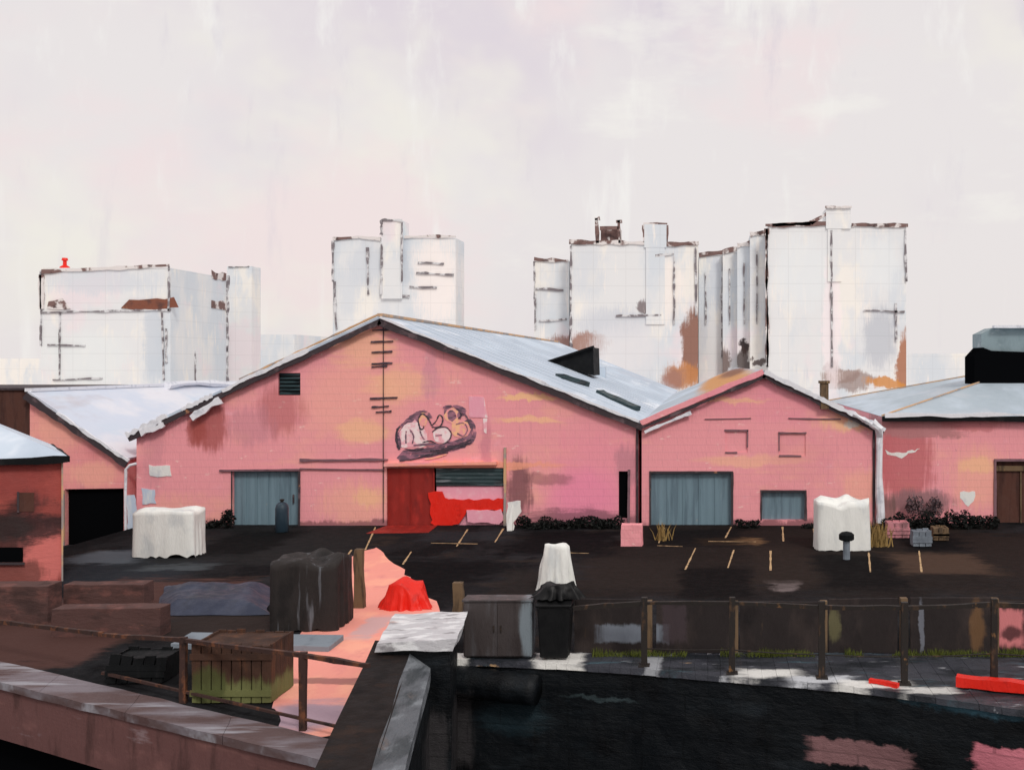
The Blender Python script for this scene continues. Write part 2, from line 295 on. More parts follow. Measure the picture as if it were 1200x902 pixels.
M['yard'] = mat('dark_asphalt', S(30, 30, 32), [(S(42, 42, 45), (.35, .25, 1), .46, .60, .8), (S(16, 17, 19), (.45, .22, 1), .5, .60, .85), (S(52, 44, 40), (.30, .5, 1), .56, .66, .7), (S(84, 72, 64), (.8, 1.8, 1), .68, .76, .6), (S(14, 14, 16), (2, 2, 1), .56, .68, .6), (S(70, 70, 72), (14, 14, 1), .60, .70, .5)], [
    gb(80, 640, 240, 690, S(42, 46, 52), .8, .5), gb(90, 645, 175, 660, S(92, 98, 106), .75, .5), gb(170, 660, 245, 668, S(84, 90, 94), .6, .6), gb(75, 612, 150, 645, S(15, 16, 18), .9, .3),
    gb(0, 680, 190, 780, S(84, 60, 56), .9, .25), gb(185, 720, 330, 748, S(52, 44, 42), .9, .4), gb(225, 618, 420, 660, S(36, 37, 38), .9, .4),
    gb(700, 612, 1200, 700, S(37, 31, 29), .85, .4), gb(1050, 648, 1155, 672, S(84, 66, 56), .7, .5), gb(820, 630, 890, 638, S(130, 100, 72), .6, .5), gb(905, 680, 935, 692, S(130, 118, 118), .7, .6),
    gb(430, 655, 560, 700, S(14, 15, 17), .9, .4), gb(600, 622, 720, 650, S(13, 14, 16), .9, .35), gb(680, 655, 800, 690, S(42, 36, 34), .85, .4), gb(760, 620, 870, 640, S(20, 19, 20), .9, .4), gb(880, 640, 960, 685, S(44, 37, 34), .85, .4), gb(1060, 625, 1160, 645, S(15, 15, 17), .95, .4),
    gb(960, 650, 1050, 690, S(18, 17, 18), .9, .4), gb(1160, 625, 1300, 690, S(40, 33, 31), .9, .4), gb(245, 622, 330, 650, S(16, 18, 19), .9, .4), gb(500, 622, 590, 634, S(46, 48, 52), .7, .5), gb(800, 665, 880, 700, S(17, 16, 17), .9, .4), gb(580, 668, 640, 700, S(40, 36, 35), .8, .4)], rough=.95, spec=.04, bump=.5, bscale=(6, 6, 3), warp=.45, wscale=.9)
M['marking'] = mat('worn_yellow_marking', S(186, 156, 118), [(S(90, 76, 60), (5, 5, 5), .5, .66, .8)], rough=.9)
M['ground'] = mat('distant_pale_ground', S(205, 200, 200), [(S(190, 190, 192), (.02, .02, 1), .45, .65, .7)], rough=.95, spec=.1, bump=0)
M['water'] = mat('black_canal_water', S(8, 11, 13), rough=.12, spec=.4, bump=.12, bscale=(1.2, 1.2, 1))
M['moss'] = mat('mossy_crate_timber', S(70, 48, 38), [(S(98, 62, 42), (5, 5, .8), .5, .66, .7), (S(52, 36, 30), (1.4, 1.4, 1.4), .5, .66, .8)], [
    blob(P(285, 825, 19.8), (1.6, 3, .40), S(112, 116, 72), .9, .45, False, 'v'), blob(P(225, 815, 19.3), (.4, 3, .35), S(70, 76, 40), .8, .5, False, 'v')], rough=.95, bump=.5, warp=.12, wscale=3)
M['bluetarp'] = mat('slate_blue_tarpaulin', S(46, 52, 70), [(S(62, 68, 86), (1, .6, 1), .48, .66, .8), (S(44, 48, 60), (1.2, .8, 1), .52, .68, .7), (S(150, 150, 158), (1, 4, 1), .72, .78, .6)], rough=.6, bump=.5)
M['slab'] = mat('blue_grey_slab_concrete', S(128, 138, 148), [(S(98, 106, 116), (1.2, .8, 1), .48, .66, .8), (S(150, 130, 128), (.8, .8, .8), .6, .7, .6)], rough=.8, bump=.4)
M['crate'] = mat('black_brown_timber', S(48, 44, 42), [(S(104, 104, 106), (5, 5, .5), .60, .72, .8), (S(30, 28, 28), (3, 3, .6), .5, .7, .7)], rough=.85, spec=.15, bump=.5)
M['cabinet'] = mat('grey_brown_cabinet_steel', S(66, 60, 60), [(S(92, 92, 96), (3, 3, .35), .5, .7, .7), (S(46, 40, 40), (2, 2, .4), .52, .7, .7)], [fb(618, 735, 9, 34, S(128, 140, 148), .85, .6, d=22.9)], rough=.5, bump=.3, warp=.05)  # pale strip paints the lit right edge into the steel colour
M['bin'] = mat('black_bin_plastic', S(14, 15, 17), rough=.6, spec=.25, bump=.2)
M['sheet'] = mat('white_plastic_sheet', S(232, 234, 230), [(S(196, 202, 204), (1.5, 1.5, .8), .5, .7, .7), (S(214, 186, 140), (1.2, 1.2, 1.2), .72, .8, .7)], rough=.5, bump=.5)
M['leaf'] = mat('dark_hedge_leaves', S(24, 27, 26), [(S(44, 44, 40), (4, 4, 4), .5, .7, .7), (S(12, 13, 14), (3, 3, 3), .5, .7, .8)], rough=.8, spec=.2, bump=0)
M['greyleaf'] = mat('grey_shrub_leaves', S(104, 86, 90), [(S(70, 66, 72), (4, 4, 4), .5, .65, .8), (S(150, 116, 100), (5, 5, 5), .6, .7, .7)], rough=.9, spec=.1, bump=0)
M['drygrass'] = mat('dry_ochre_grass', S(150, 124, 78), [(S(90, 76, 50), (6, 6, 6), .5, .7, .8)], rough=.9, spec=.1, bump=0)
M['grass'] = mat('olive_grass', S(96, 104, 48), [(S(60, 68, 38), (3, 3, 3), .5, .7, .8)], rough=.9, spec=.1, bump=0)
M['bluedark'] = mat('dark_blue_cylinder_paint', S(42, 58, 70), [(S(70, 88, 98), (6, 6, 1), .5, .7, .6)], rough=.5)
TW = S(226, 229, 230)
def towermat(name, bl, d): return mat(name, TW, [(S(210, 219, 226), (.12, .12, .05), .46, .62, .9), (S(240, 238, 231), (.2, .2, .07), .52, .64, .9), (S(234, 222, 226), (.07, .07, .07), .54, .66, .7), (S(188, 198, 208), (.5, .5, .06), .64, .78, .6), (S(244, 240, 234), (.9, .9, .12), .60, .70, .7)],
    [blob(P(px, py, d), (rx*d/F, 60, ry*d/F), c, a, s, False, 'v') for (px, py, rx, ry, c, a, s) in bl], rough=.8, bump=.3, bscale=(1, 1, .4), warp=1.2, wscale=.3, panel=(5.4, 2.8, .992))
M['towertrim'] = mat('brown_parapet', S(120, 96, 92), [(S(70, 58, 58), (.6, .6, .6), .5, .66, .8), (S(222, 218, 216), (.35, .35, .35), .48, .56, .95)], rough=.9)
M['towerline'] = mat('dark_joint', S(122, 116, 120), [(S(218, 220, 222), (.8, .8, .8), .44, .60, .9), (S(66, 62, 66), (.3, .3, .3), .58, .66, .7)], rough=.9, bump=0)
M['towerbrown'] = mat('rust_brown_panel', S(126, 78, 62), [(S(86, 62, 58), (.5, .5, .5), .5, .66, .8), (S(204, 150, 100), (.4, .4, .4), .66, .72, .7)], rough=.9)
M['towerglass'] = mat('pale_window_recess', S(206, 214, 220), [(S(180, 190, 200), (.3, .3, .3), .5, .7, .6)], rough=.4)

# ------------------------------------------------------------------ setting
mb = MB()
xs = [-160, -120, -80, -60, -45, -36, -30, -28.5]+[-27.6+.2*i for i in range(24)]+[-22.4, -21, -18, -14, -10, -5, 0, 5, 10, 15, 22, 30, 45, 60, 80, 120, 160]
ys = [23.4, 25, 27, 30, 32, 34, 35]+[36+.3*i for i in range(24)]+[44, 48, 54, 62]
def sm(a, b, x): x = max(0, min(1, (x-a)/(b-a))); return x*x*(3-2*x)
def yz(x, y):
    return -.8*sm(36, 40.5, y)*sm(-27.4, -27.0, x)*(1-sm(-23.5, -23.2, x))*(1-sm(42.3, 42.6, y))
vs = [(x, y, yz(x, y)) for y in ys for x in xs]; nx = len(xs)
mb.add(vs, [[j*nx+i, j*nx+i+1, (j+1)*nx+i+1, (j+1)*nx+i] for j in range(len(ys)-1) for i in range(nx-1)])
# the left bank in front of the grid, up to the coping's inner edge
li0, li1 = G(0, 775), G(380, 865)
lo0, lo1 = G(0, 800), G(380, 892)
def ext(a, b, x): t = (x-a.x)/(b.x-a.x); return a.lerp(b, t)
LX = -19.0
inner_far = ext(li0, li1, -16.96); wl_far = G(440, 750, .7)
t0 = (23.4-li0.y)/(li1.y-li0.y); cross = li0.lerp(li1, t0)
mb.add([(cross.x, 23.4, 0), (li1.x+.3, li1.y-.15, 0), (-6.6, 17.6, 0), (-6.0, 23.4, 0)], [[0, 1, 2, 3]])
yard = struct(mb.build('yard', M['yard']))
# painted bay lines: part of the yard surface
mb = MB()
for (a, b, c, d) in [(440, 617.5, 428, 644), (548, 620, 535, 640), (590, 619, 580, 635), (482, 646, 472, 661), (412, 644, 400, 660), (857, 617, 850, 630), (917, 617, 918, 634), (953, 617, 957, 640),
                     (815, 642, 803, 667), (860, 644, 853, 665), (903, 645, 903, 668), (1018, 647, 1020, 670), (1077, 645, 1080, 670), (778, 618, 772, 636)]:
    p, q = G(a, b, .006), G(c, d, .006); dirv = (q-p); n = Vector((0.036, 0, 0)); k = 7; row = []
    for i in range(k+1):
        o = p.lerp(q, i/k); w = n*random.uniform(.5, 1.2); row += [o-w, o+w]
    mb.add(row, [[2*i, 2*i+1, 2*i+3, 2*i+2] for i in range(k)])
for (a, b, c, d) in [(830, 634, 886, 634.5), (770, 639, 800, 640), (650, 647, 690, 648), (505, 636, 560, 637)]:
    p, q = G(a, b, .006), G(c, d, .006); n = Vector((0, .05, 0)); k = 9; row = []
    for i in range(k+1):
        o = p.lerp(q, i/k); w = n*random.uniform(.4, 1.2); row += [o-w, o+w]
    mb.add(row, [[2*i, 2*i+1, 2*i+3, 2*i+2] for i in range(k)])
mb.build('bay_marking', M['marking'], yard)

mb = MB()
mb.add([(-3000, 62, -.02), (3000, 62, -.02), (3000, 5000, -.02), (-3000, 5000, -.02)], [[0, 1, 2, 3]])
mb.add([(-3000, 34, -.02), (-160, 34, -.02), (-160, 62, -.02), (-3000, 62, -.02)], [[0, 1, 2, 3]])
mb.add([(160, 23.4, -.02), (3000, 23.4, -.02), (3000, 62, -.02), (160, 62, -.02)], [[0, 1, 2, 3]])
struct(mb.build('ground', M['ground']))
mb = MB(); mb.add([(-300, -150, -2.6), (300, -150, -2.6), (300, 26, -2.6), (-300, 26, -2.6)], [[0, 1, 2, 3]])
struct(mb.build('water', M['water']))
# salmon path
pts = [(352, 748), (380, 700), (402, 655), (440, 641), (468, 664), (497, 690), (520, 722), (470, 752), (447, 770), (398, 866), (330, 850), (312, 815), (322, 775)]
poly = [G(a, b, .012) for a, b in pts]; rp = []
for i, p in enumerate(poly):
    q = poly[(i+1) % len(poly)]
    for k in range(6): rp.append(p.lerp(q, k/6)+Vector((random.uniform(-.09, .09), random.uniform(-.16, .16), 0)))
c = sum(rp, Vector())/len(rp)
mb = MB(); n = len(rp); mb.add(rp+[Vector((p.x, p.y, -.004)) for p in rp], [list(range(n))]+[[i, (i+1) % n, n+(i+1) % n, n+i] for i in range(n)])
struct(mb.build('path', M['salmonpath']))

# ------------------------------------------------------------------ quay walls
edge = [G(505, 771), G(640, 777), G(740, 783), G(860, 793), G(1000, 804), G(1200, 832), G(1500, 868)]
qw = thing('quay_wall', 'long wet black quay wall with pale white coping under the dark railing', 'quay wall', (edge[2].x, edge[2].y, -2.6))
mb = MB()
for a, b in zip(edge, edge[1:]):
    mb.add([(a.x, a.y, -.1), (b.x, b.y, -.1), (b.x, b.y, -3), (a.x, a.y, -3), (a.x, 23.6, -.1), (b.x, 23.6, -.1), (b.x, 23.6, -3), (a.x, 23.6, -3)],
           [[0, 1, 2, 3], [0, 1, 5, 4], [4, 5, 6, 7], [2, 3, 7, 6]])
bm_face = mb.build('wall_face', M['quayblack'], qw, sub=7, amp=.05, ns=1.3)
mb = MB()
for a, b in zip(edge, edge[1:]):
    n = 8
    for i in range(n):
        p, q = a.lerp(b, i/n), a.lerp(b, (i+.985)/n)
        j = random.uniform(-.02, .02); h = random.uniform(.0, .02)
        mb.add([(p.x, p.y-.07+j, -.105), (q.x, q.y-.07+j, -.105), (q.x, 23.38, -.105), (p.x, 23.38, -.105), (p.x, p.y-.05+j, .01+h), (q.x, q.y-.05+j, .01+h), (q.x, 23.38, .012+h), (p.x, 23.38, .012+h)],
               [[0, 1, 5, 4], [1, 2, 6, 5], [2, 3, 7, 6], [3, 0, 4, 7], [4, 5, 6, 7]])
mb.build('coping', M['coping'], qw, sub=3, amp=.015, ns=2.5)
mb = MB(); a, b = G(528, 771), G(632, 777)
mb.tube([Vector((a.x, a.y-.22, -.42)).lerp(Vector((b.x, b.y-.3, -.5)), i/14) for i in range(15)], .33, 14, jit=.05)
mb.build('fender_log', M['quayblack'], qw, smooth=True)
mb = MB(); a, b = G(1126, 812), G(1260, 828)
mb.bar(Vector((a.x, a.y+.35, .16)), Vector((b.x, b.y+.42, .16)), .2, .26, jit=.25, seg=14, side=(0, 1, 0))
tag(mb.build('kerb_board', M['red'], loc=(a.x, a.y+.35, .02)), 'bright red board lying along the edge of the black quay wall', 'board')
mb = MB(); a, b = G(1022, 806), G(1056, 812)
mb.bar(Vector((a.x, a.y+.3, .07)), Vector((b.x, b.y+.3, .07)), .09, .12, jit=.5, seg=8, side=(0, 1, 0))
tag(mb.build('broken_board', M['red'], loc=(a.x, a.y+.3, .02)), 'short red splinter of board on the coping beside the fourth railing post', 'board')

# grass along the hoarding foot
mb = MB()
for i in range(5200):
    px = random.uniform(668, 1290)
    if noise.noise(Vector((px*.02, 0, 4))) < -.12 and px < 1100: continue
    x = (px-CX)*23.2/F; y = 23.2+random.uniform(-.16, .1); h = random.uniform(.05, .17)*(1+noise.noise(Vector((px*.035, 0, 0)))); a = random.uniform(0, 6.28); w = .012
    dx, dy = math.cos(a)*w, math.sin(a)*w; lx, ly = random.uniform(-.05, .05), random.uniform(-.08, .04)
    mb.add([(x-dx, y-dy, 0), (x+dx, y+dy, 0), (x+lx, y+ly, h)], [[0, 1, 2]])
g = mb.build('grass', M['grass'], recalc=False); g['kind'] = 'stuff'

# right railing
posts = [(652, 776, 706), (755, 781, 706), (858, 790, 706), (963, 795, 711), (1060, 802, 712), (1165, 806, 708), (1275, 817, 712)]
rail = thing('railing', 'rusty dark post and rail railing on the black quay wall', 'railing', G(963, 795))
tops = []
for (px, yb, yt) in posts[1:]:
    b = G(px, yb); t = P(px, yt, b.y); tops.append(t)
    mb = MB(); mb.bar(b+Vector((0, 0, -.02)), t+Vector((0, 0, .12)), .13, .11, jit=.12, seg=7)
    mb.box(b.x-.12, b.x+.12, b.y-.12, b.y+.12, 0, .05)
    mb.build('post', M['railmetal'], rail)
mb = MB(); l = G(672, 776); l0 = P(672, 712, l.y)
pts = [l0]+tops
for a, b in zip(pts, pts[1:]): mb.bar(a, b, .085, .09, jit=.3, seg=9, side=(0, 1, 0))
mb.build('top_rail', M['railmetal'], rail)
mb = MB()
for a, b in zip(tops, tops[1:]):
    lo = Vector((0, 0, -1.0)); mb.tube([a+lo, (a+b)/2+lo-Vector((0, 0, .02)), b+lo], .014, 6)
mb.build('wire', M['railmetal'], rail)

# hoarding of dark panels
ho = thing('hoarding', 'low hoarding of dark brown panels standing behind the quay railing', 'hoarding', (1.5, HD, 0))
edges = [672, 752, 768, 856, 866, 961, 970, 1053, 1066, 1163, 1170, 1260, 1340, 1420]
for a, b in zip(edges, edges[1:]):
    if b-a < 20:
        mb = MB(); x = ((a+b)/2-CX)*HD/F; mb.box(x-.08, x+.08, HD-.02, HD+.14, 0, 1.22+random.uniform(-.05, .12)); mb.build('batten', M['woodpost'], ho); continue
    x0, x1 = (a-CX)*HD/F+.02, (b-CX)*HD/F-.02; h = 1.22+random.uniform(-.05, .05)
    mb = MB(); mb.prism([(x0, HD, .02), (x1, HD, .02), (x1, HD, h+random.uniform(-.03, .03)), (x0, HD, h)], (0, .06, 0))
    mb.build('panel', M['hoarding'], ho, sub=6, amp=.012, ns=2)

# ------------------------------------------------------------------ wing wall and pier between the two banks
n0, f0 = G(370, 900, .7), G(440, 750, .7); dv = (n0-f0); near = f0+dv*1.7
W = .85
ww = thing('parapet_wall', 'dark umber stone parapet with a sheen painted in grey on its canal side, running to the pier', 'parapet wall', (n0.x, n0.y, -2.6))
mb = MB(); mb.add([(f0.x, f0.y, .7), (f0.x+W, f0.y, .7), (near.x+W, near.y, .7), (near.x, near.y, .7), (f0.x, f0.y, -3), (f0.x+W, f0.y, -3), (near.x+W, near.y, -3), (near.x, near.y, -3)],
    [[0, 1, 2, 3], [0, 3, 7, 4], [3, 2, 6, 7], [1, 0, 4, 5]])
mb.build('core', M['wingtop'], ww, sub=6, amp=.05, ns=1.5)
mb = MB(); a = f0+Vector((W-.02, 0, 0)); b = near+Vector((W-.02, 0, 0))
mb.add([(a.x, a.y, .715), (a.x+.42, a.y, .42), (b.x+.42, b.y, .42), (b.x, b.y, .715), (a.x, a.y, .2), (a.x+.42, a.y, .2), (b.x+.42, b.y, .2), (b.x, b.y, .2)],
       [[0, 1, 2, 3], [1, 5, 6, 2], [0, 4, 5, 1], [3, 2, 6, 7], [4, 7, 6, 5], [0, 3, 7, 4]])
mb.build('chamfer', M['wingface'], ww, sub=7, amp=.05, ns=2)
mb = MB(); mb.add([(a.x, a.y, .2), (a.x+.40, a.y, .2), (b.x+.40, b.y, .2), (b.x, b.y, .2), (a.x, a.y, -3), (a.x+.40, a.y, -3), (b.x+.40, b.y, -3), (b.x, b.y, -3)],
       [[1, 5, 6, 2], [0, 4, 5, 1], [3, 2, 6, 7], [0, 3, 7, 4]])
mb.build('canal_face', M['quayblack'], ww, sub=5, amp=.04, ns=1.3)
pr = thing('stone_pier', 'square stone pier with pale silver cap at the corner of the two quays', 'pier', (-5.9, 21.8, 0))
mb = MB(); mb.prism([(-6.6, 20.85, -3), (-5.2, 20.85, -3), (-5.2, 20.85, .80), (-6.6, 20.85, .80)], (-.35, 2.0, 0))
mb.build('shaft', M['quayblack'], pr, sub=5, amp=.04, ns=1.6)
mb = MB(); mb.prism([(-6.72, 20.7, .80), (-5.1, 20.7, .80), (-5.02, 20.7, 1.04), (-6.66, 20.7, .97)], (-.3, 2.15, .06))
mb.build('cap', M['cap'], pr, sub=7, amp=.055, ns=1.6)

# ------------------------------------------------------------------ left bank
lq = thing('quay_wall', 'brown left quay wall with a broad mauve grey coping sloping past the parapet', 'quay wall', (lo1.x, lo1.y, -2.6))
A, B = ext(lo0, lo1, -45), ext(lo0, lo1, -6.15); A2, B2 = ext(li0, li1, -45), ext(li0, li1, -6.5)
mb = MB(); k = 16
for i in range(k):
    p, q = A.lerp(B, i/k), A.lerp(B, (i+.996)/k); p2, q2 = A2.lerp(B2, i/k), A2.lerp(B2, (i+.996)/k); h = random.uniform(.0, .004)
    mb.add([(p.x, p.y, -.14), (q.x, q.y, -.14), (q2.x, q2.y, -.14), (p2.x, p2.y, -.14), (p.x, p.y, .015+h), (q.x, q.y, .015+h), (q2.x, q2.y, .02+h), (p2.x, p2.y, .02+h)],
           [[0, 1, 5, 4], [1, 2, 6, 5], [2, 3, 7, 6], [3, 0, 4, 7], [4, 5, 6, 7]])
mb.build('coping', M['leftcoping'], lq, sub=3, amp=.02, ns=2)
mb = MB(); nrm = (B-A).cross(Vector((0, 0, 1))).normalized()
if nrm.y < 0: nrm = -nrm
o = nrm*.06
mb.add([A+o+Vector((0, 0, -.14)), B+o+Vector((0, 0, -.14)), B+o+Vector((0, 0, -1.2)), A+o+Vector((0, 0, -1.2)), A2+Vector((0, 0, -.14)), B2+Vector((0, 0, -.14)), B2+Vector((0, 0, -1.2)), A2+Vector((0, 0, -1.2))],
       [[0, 1, 2, 3], [3, 2, 6, 7], [0, 4, 7, 3], [1, 2, 6, 5]])
mb.build('upper_face', M['girder'], lq, sub=14, amp=.05, ns=1.1)
mb = MB(); o2 = nrm*.5
mb.add([A+o2+Vector((0, 0, -1.19)), B+o2+Vector((0, 0, -1.19)), B+o2+Vector((0, 0, -3)), A+o2+Vector((0, 0, -3))], [[0, 1, 2, 3]])
mb.build('lower_face', M['void'], lq, sub=6, amp=.05)  # shade of the recess is put into the flat black colour

lr = thing('railing', 'rusty brown railing along the mauve coping of the left quay', 'railing', G(215, 828))
rp = [(-260, .9), (-60, .85), (0, .84), (120, 1.02), (215, 1.22), (355, 1.36), (432, 1.40)]
tp = []
for px, z in rp:
    y = 775+px*90/380-3; p = G(px, y); tp.append(Vector((p.x, p.y, z)))
for i in (0, 1, 4, 5):
    t = tp[i]; mb = MB(); mb.bar((t.x, t.y, -.02), t+Vector((0, 0, .06)), .12, .1, jit=.15, seg=6); mb.build('post', M['railbrown'], lr)
mb = MB()
for a, b in zip(tp, tp[1:]): mb.bar(a, b, .075, .08, jit=.35, seg=8, side=(0, 1, 0))
mb.build('top_rail', M['railbrown'], lr)
mb = MB()
for a, b in zip(tp[3:], tp[4:]):
    mb.bar((a.x, a.y, .22), (b.x, b.y, .22), .05, .05, jit=.3, seg=6, side=(0, 1, 0))
mb.build('lower_rail', M['railbrown'], lr)

# ------------------------------------------------------------------ hall helpers
def shell(mb, outline, y0, y1):
    """side and back walls behind a front wall, open towards the front"""
    n = len(outline); a = [Vector((x, y0, z)) for x, z in outline]; b = [Vector((x, y1, z)) for x, z in outline]
    mb.add(a+b, [[i, (i+1) % n, n+(i+1) % n, n+i] for i in range(n)]+[list(range(n, 2*n))])
def roof_slab(mb, a, b, y0, y1, t=.1, over=.25):
    (x0, z0), (x1, z1) = a, b; d = Vector((x1-x0, 0, z1-z0)).normalized(); n = Vector((-d.z, 0, d.x))
    if n.z < 0: n = -n
    p, q = Vector((x0, y0, z0))+n*.02, Vector((x1, y0, z1))+n*.02+d*over
    mb.prism([p, q, q+n*t, p+n*t], (0, y1-y0, 0))
def rake(mb, a, b, y, off, w, h, jit, t0=0, t1=1, seg=20, over=.25):
    (x0, z0), (x1, z1) = a, b; d = Vector((x1-x0, 0, z1-z0)); d += d.normalized()*over; n = Vector((-d.z, 0, d.x)).normalized()
    if n.z < 0: n = -n
    p = Vector((x0, y, z0))+n*off; mb.bar(p+d*t0, p+d*t1, w, h, jit=jit, seg=seg, side=(0, 1, 0))

# ------------------------------------------------------------------ the big hall
hall = thing('warehouse', 'big pink gabled warehouse with red doorway, graffiti and grey sheet roof', 'warehouse', (fx(447), D0, 0))
E1, RG, E2 = (fx(160), fz(508)), (fx(447), fz(374)), (fx(748), fz(495))
holes = [rect(272, 552, 351, 616.2), rect(453, 548, 592, 616.2), rect(326, 437, 352, 463), rect(725, 552, 736, 607)]
mb = wall_panel('wall', [(E1[0], -1), E1, RG, E2, (E2[0], -1)], holes, D0, .3, None, None)
shell(mb, [(E1[0], -1), E1, RG, E2, (E2[0], -1)], D0+.31, 92)
mb.build('wall', M['hall'], hall)
mb = MB(); roof_slab(mb, RG, E2, D0-.22, 92.3, over=.18); roof_slab(mb, RG, E1, D0-.22, 92.3, over=.2)
hroof = mb.build('roof', M['roof'], hall)
mb = MB()
for i in range(1, 26):
    y = D0+i*1.95
    for e in (E2,):
        (x0, z0), (x1, z1) = RG, e; p, q = Vector((x0, y, z0+.13)), Vector((x1, y, z1+.13)); mb.bar(p, q, .03, .05, side=(0, 1, 0))
mb.build('seam', M['rooflead'], hroof)
mb = MB(); rake(mb, RG, E2, D0-.26, -.12, .26, .07, .25, seg=40); rake(mb, RG, E1, D0-.26, -.10, .20, .07, .35, seg=40)
mb.build('bargeboard', M['barge'], hall)
mb = MB()
rake(mb, RG, E2, D0-.28, .06, .10, .12, .7, 0, .98, 60)
mb.build('flashing', M['flash'], hall)
for (a, b, w) in [(.28, .62, .17), (.66, .78, .16), (.84, 1.0, .22)]: mb = MB(); rake(mb, RG, E1, D0-.28, .06, w, .12, .65, a, b, 24); mb.build('flashing', M['flash'], hall)
mb = MB(); rake(mb, RG, E1, D0-.2, .19, .06, .1, .5, 0, .55, 40); mb.bar((RG[0], D0-.2, RG[1]+.17), (RG[0], 92.3, RG[1]+.17), .22, .12, side=(0, 0, 1)); mb.build('ridge_cap', M['ochretrim'], hall)
# snow-white thaw patches low on the left rake
for (a, b, w) in [((225, 490), (258, 468), .24), ((165, 507), (192, 497), .22)]:
    mb = MB(); p, q = P(*a, D0-.3), P(*b, D0-.3); mb.bar(p, q, w, .14, jit=.5, seg=10, side=(0, 1, 0)); mb.build('flashing_patch', M['flash'], hall)
# sliding doors
x0, x1 = fx(273), fx(350)
mb = MB(); mb.box(x0, x1, D0+.2, D0+.26, -.02, fz(551)); dr = mb.build('door', M['slate'], hall)
mb = MB(); n = 6
for i in range(n+1): x = x0+(x1-x0)*i/n; mb.box(x-.02, x+.02, D0+.165, D0+.198, 0, fz(552))
mb.build('rib', M['slate'], dr)
mb = MB(); mb.box(x1-.3, x1-.24, D0+.12, D0+.163, .9, 1.25); mb.build('handle', M['barge'], dr)
partlabel(dr, 'blue grey sliding door left of the red doorway')
mb = MB(); mb.bar((fx(258), D0-.05, fz(551)), (fx(352), D0-.05, fz(550)), .07, .1, jit=.3, seg=10, side=(0, 1, 0))
mb.bar((fx(352), D0-.05, fz(549)), (fx(450), D0-.05, fz(550)), .05, .08, jit=.4, seg=10, side=(0, 1, 0))
mb.bar((fx(352), D0-.05, fz(539)), (fx(455), D0-.05, fz(538)), .09, .08, jit=.5, seg=14, side=(0, 1, 0))
mb.build('door_track', M['mauvemetal'], hall)
mb = MB(); mb.bar((fx(351), D0-.04, 0), (fx(351), D0-.04, fz(552)), .07, .06, jit=.35, seg=10); mb.build('door_frame', M['barge'], hall); mb = MB(); mb.bar((fx(272), D0-.04, 0), (fx(272), D0-.04, fz(552)), .03, .06, jit=.35, seg=10)
mb.build('door_frame', M['barge'], hall)
# red doorway
mb = MB(); mb.box(fx(453)+.01, fx(508), D0+.08, D0+.16, -.03, fz(549)); dr = partlabel(mb.build('door', M['darkred'], hall), 'oxide red door leaf under the graffiti')
mb = MB(); mb.box(fx(507), fx(507)+.07, D0+.02, D0+.078, 0, fz(553)); mb.box(fx(480)-.02, fx(480)+.02, D0+.05, D0+.078, 0, fz(553)); mb.build('rail', M['darkred'], dr)
mb = MB(); mb.box(fx(508)+.09, fx(592)-.01, D0+.06, D0+.18, fz(569), fz(549)); partlabel(mb.build('shutter', M['darkslate'], hall), 'dark teal roller shutter half raised in the red doorway')
mb = MB(); mb.box(fx(508)+.09, fx(592)-.01, D0+.14, D0+.2, -.02, fz(570)); mb.build('inner_screen', M['pale_pink'], hall)
mb = MB(); mb.prism(ragged([P(503, 577, D0), P(517, 575, D0), P(520, 583, D0), P(560, 586, D0), P(590, 584, D0), P(590, 598, D0), P(548, 599, D0), P(540, 611, D0), P(515, 622, D0-1.0), P(506, 614, D0)], .05, .2), (0, .06, 0))
mb2 = MB(); mb2.prism([Vector((v.x, D0-.02, max(.01, v.z))) for v in mb.v[:len(mb.v)//2]], (0, .07, 0)); partlabel(mb2.build('barrier', M['red'], hall), 'bright red panel across the doorway')
mb = MB(); mb.prism([Vector((p.x, D0-.06, p.z)) for p in ragged([P(546, 598, D0), P(588, 597, D0), P(592, 608, D0), P(586, 613, D0), P(548, 612, D0)], .04, .25)], (0, .04, 0)); mb.build('panel', M['pale_pink'], hall)
mb = MB(); a, b = G(454, 616), G(512, 625); a2 = G(515, 616)
mb.add([(fx(454), D0-.02, .02), (fx(513), D0-.02, .02), (fx(516), 40.2, .012), (fx(448), 40.0, .012), (fx(454), D0-.02, -.01), (fx(513), D0-.02, -.01), (fx(516), 40.2, -.01), (fx(448), 40.0, -.01)], [[0, 1, 2, 3], [0, 3, 7, 4], [3, 2, 6, 7], [2, 1, 5, 6]])
mb.build('ramp', M['darkred'], hall)
mb = MB(); mb.bar((fx(452), D0-.12, fz(544)), (fx(583), D0-.12, fz(542)), .12, .3, jit=.15, seg=10, side=(0, 1, 0)); mb.build('lintel', M['hall'], hall)
mb = MB(); mb.bar((fx(592), D0-.04, 0), (fx(592), D0-.04, fz(524)), .10, .09, jit=.3, seg=10); mb.build('jamb', M['ochretrim'], hall)
# vent
mb = MB(); mb.box(fx(326), fx(352), D0+.12, D0+.2, fz(463), fz(437)); v = mb.build('vent', M['black'], hall)
mb = MB()
for i in range(6): z = fz(462)+i*.155; mb.prism([(fx(327), D0+.02, z), (fx(351), D0+.02, z), (fx(351), D0+.11, z+.09), (fx(327), D0+.11, z+.09)], (0, .008, .01))
mb.build('louvre', M['darkslate'], v)
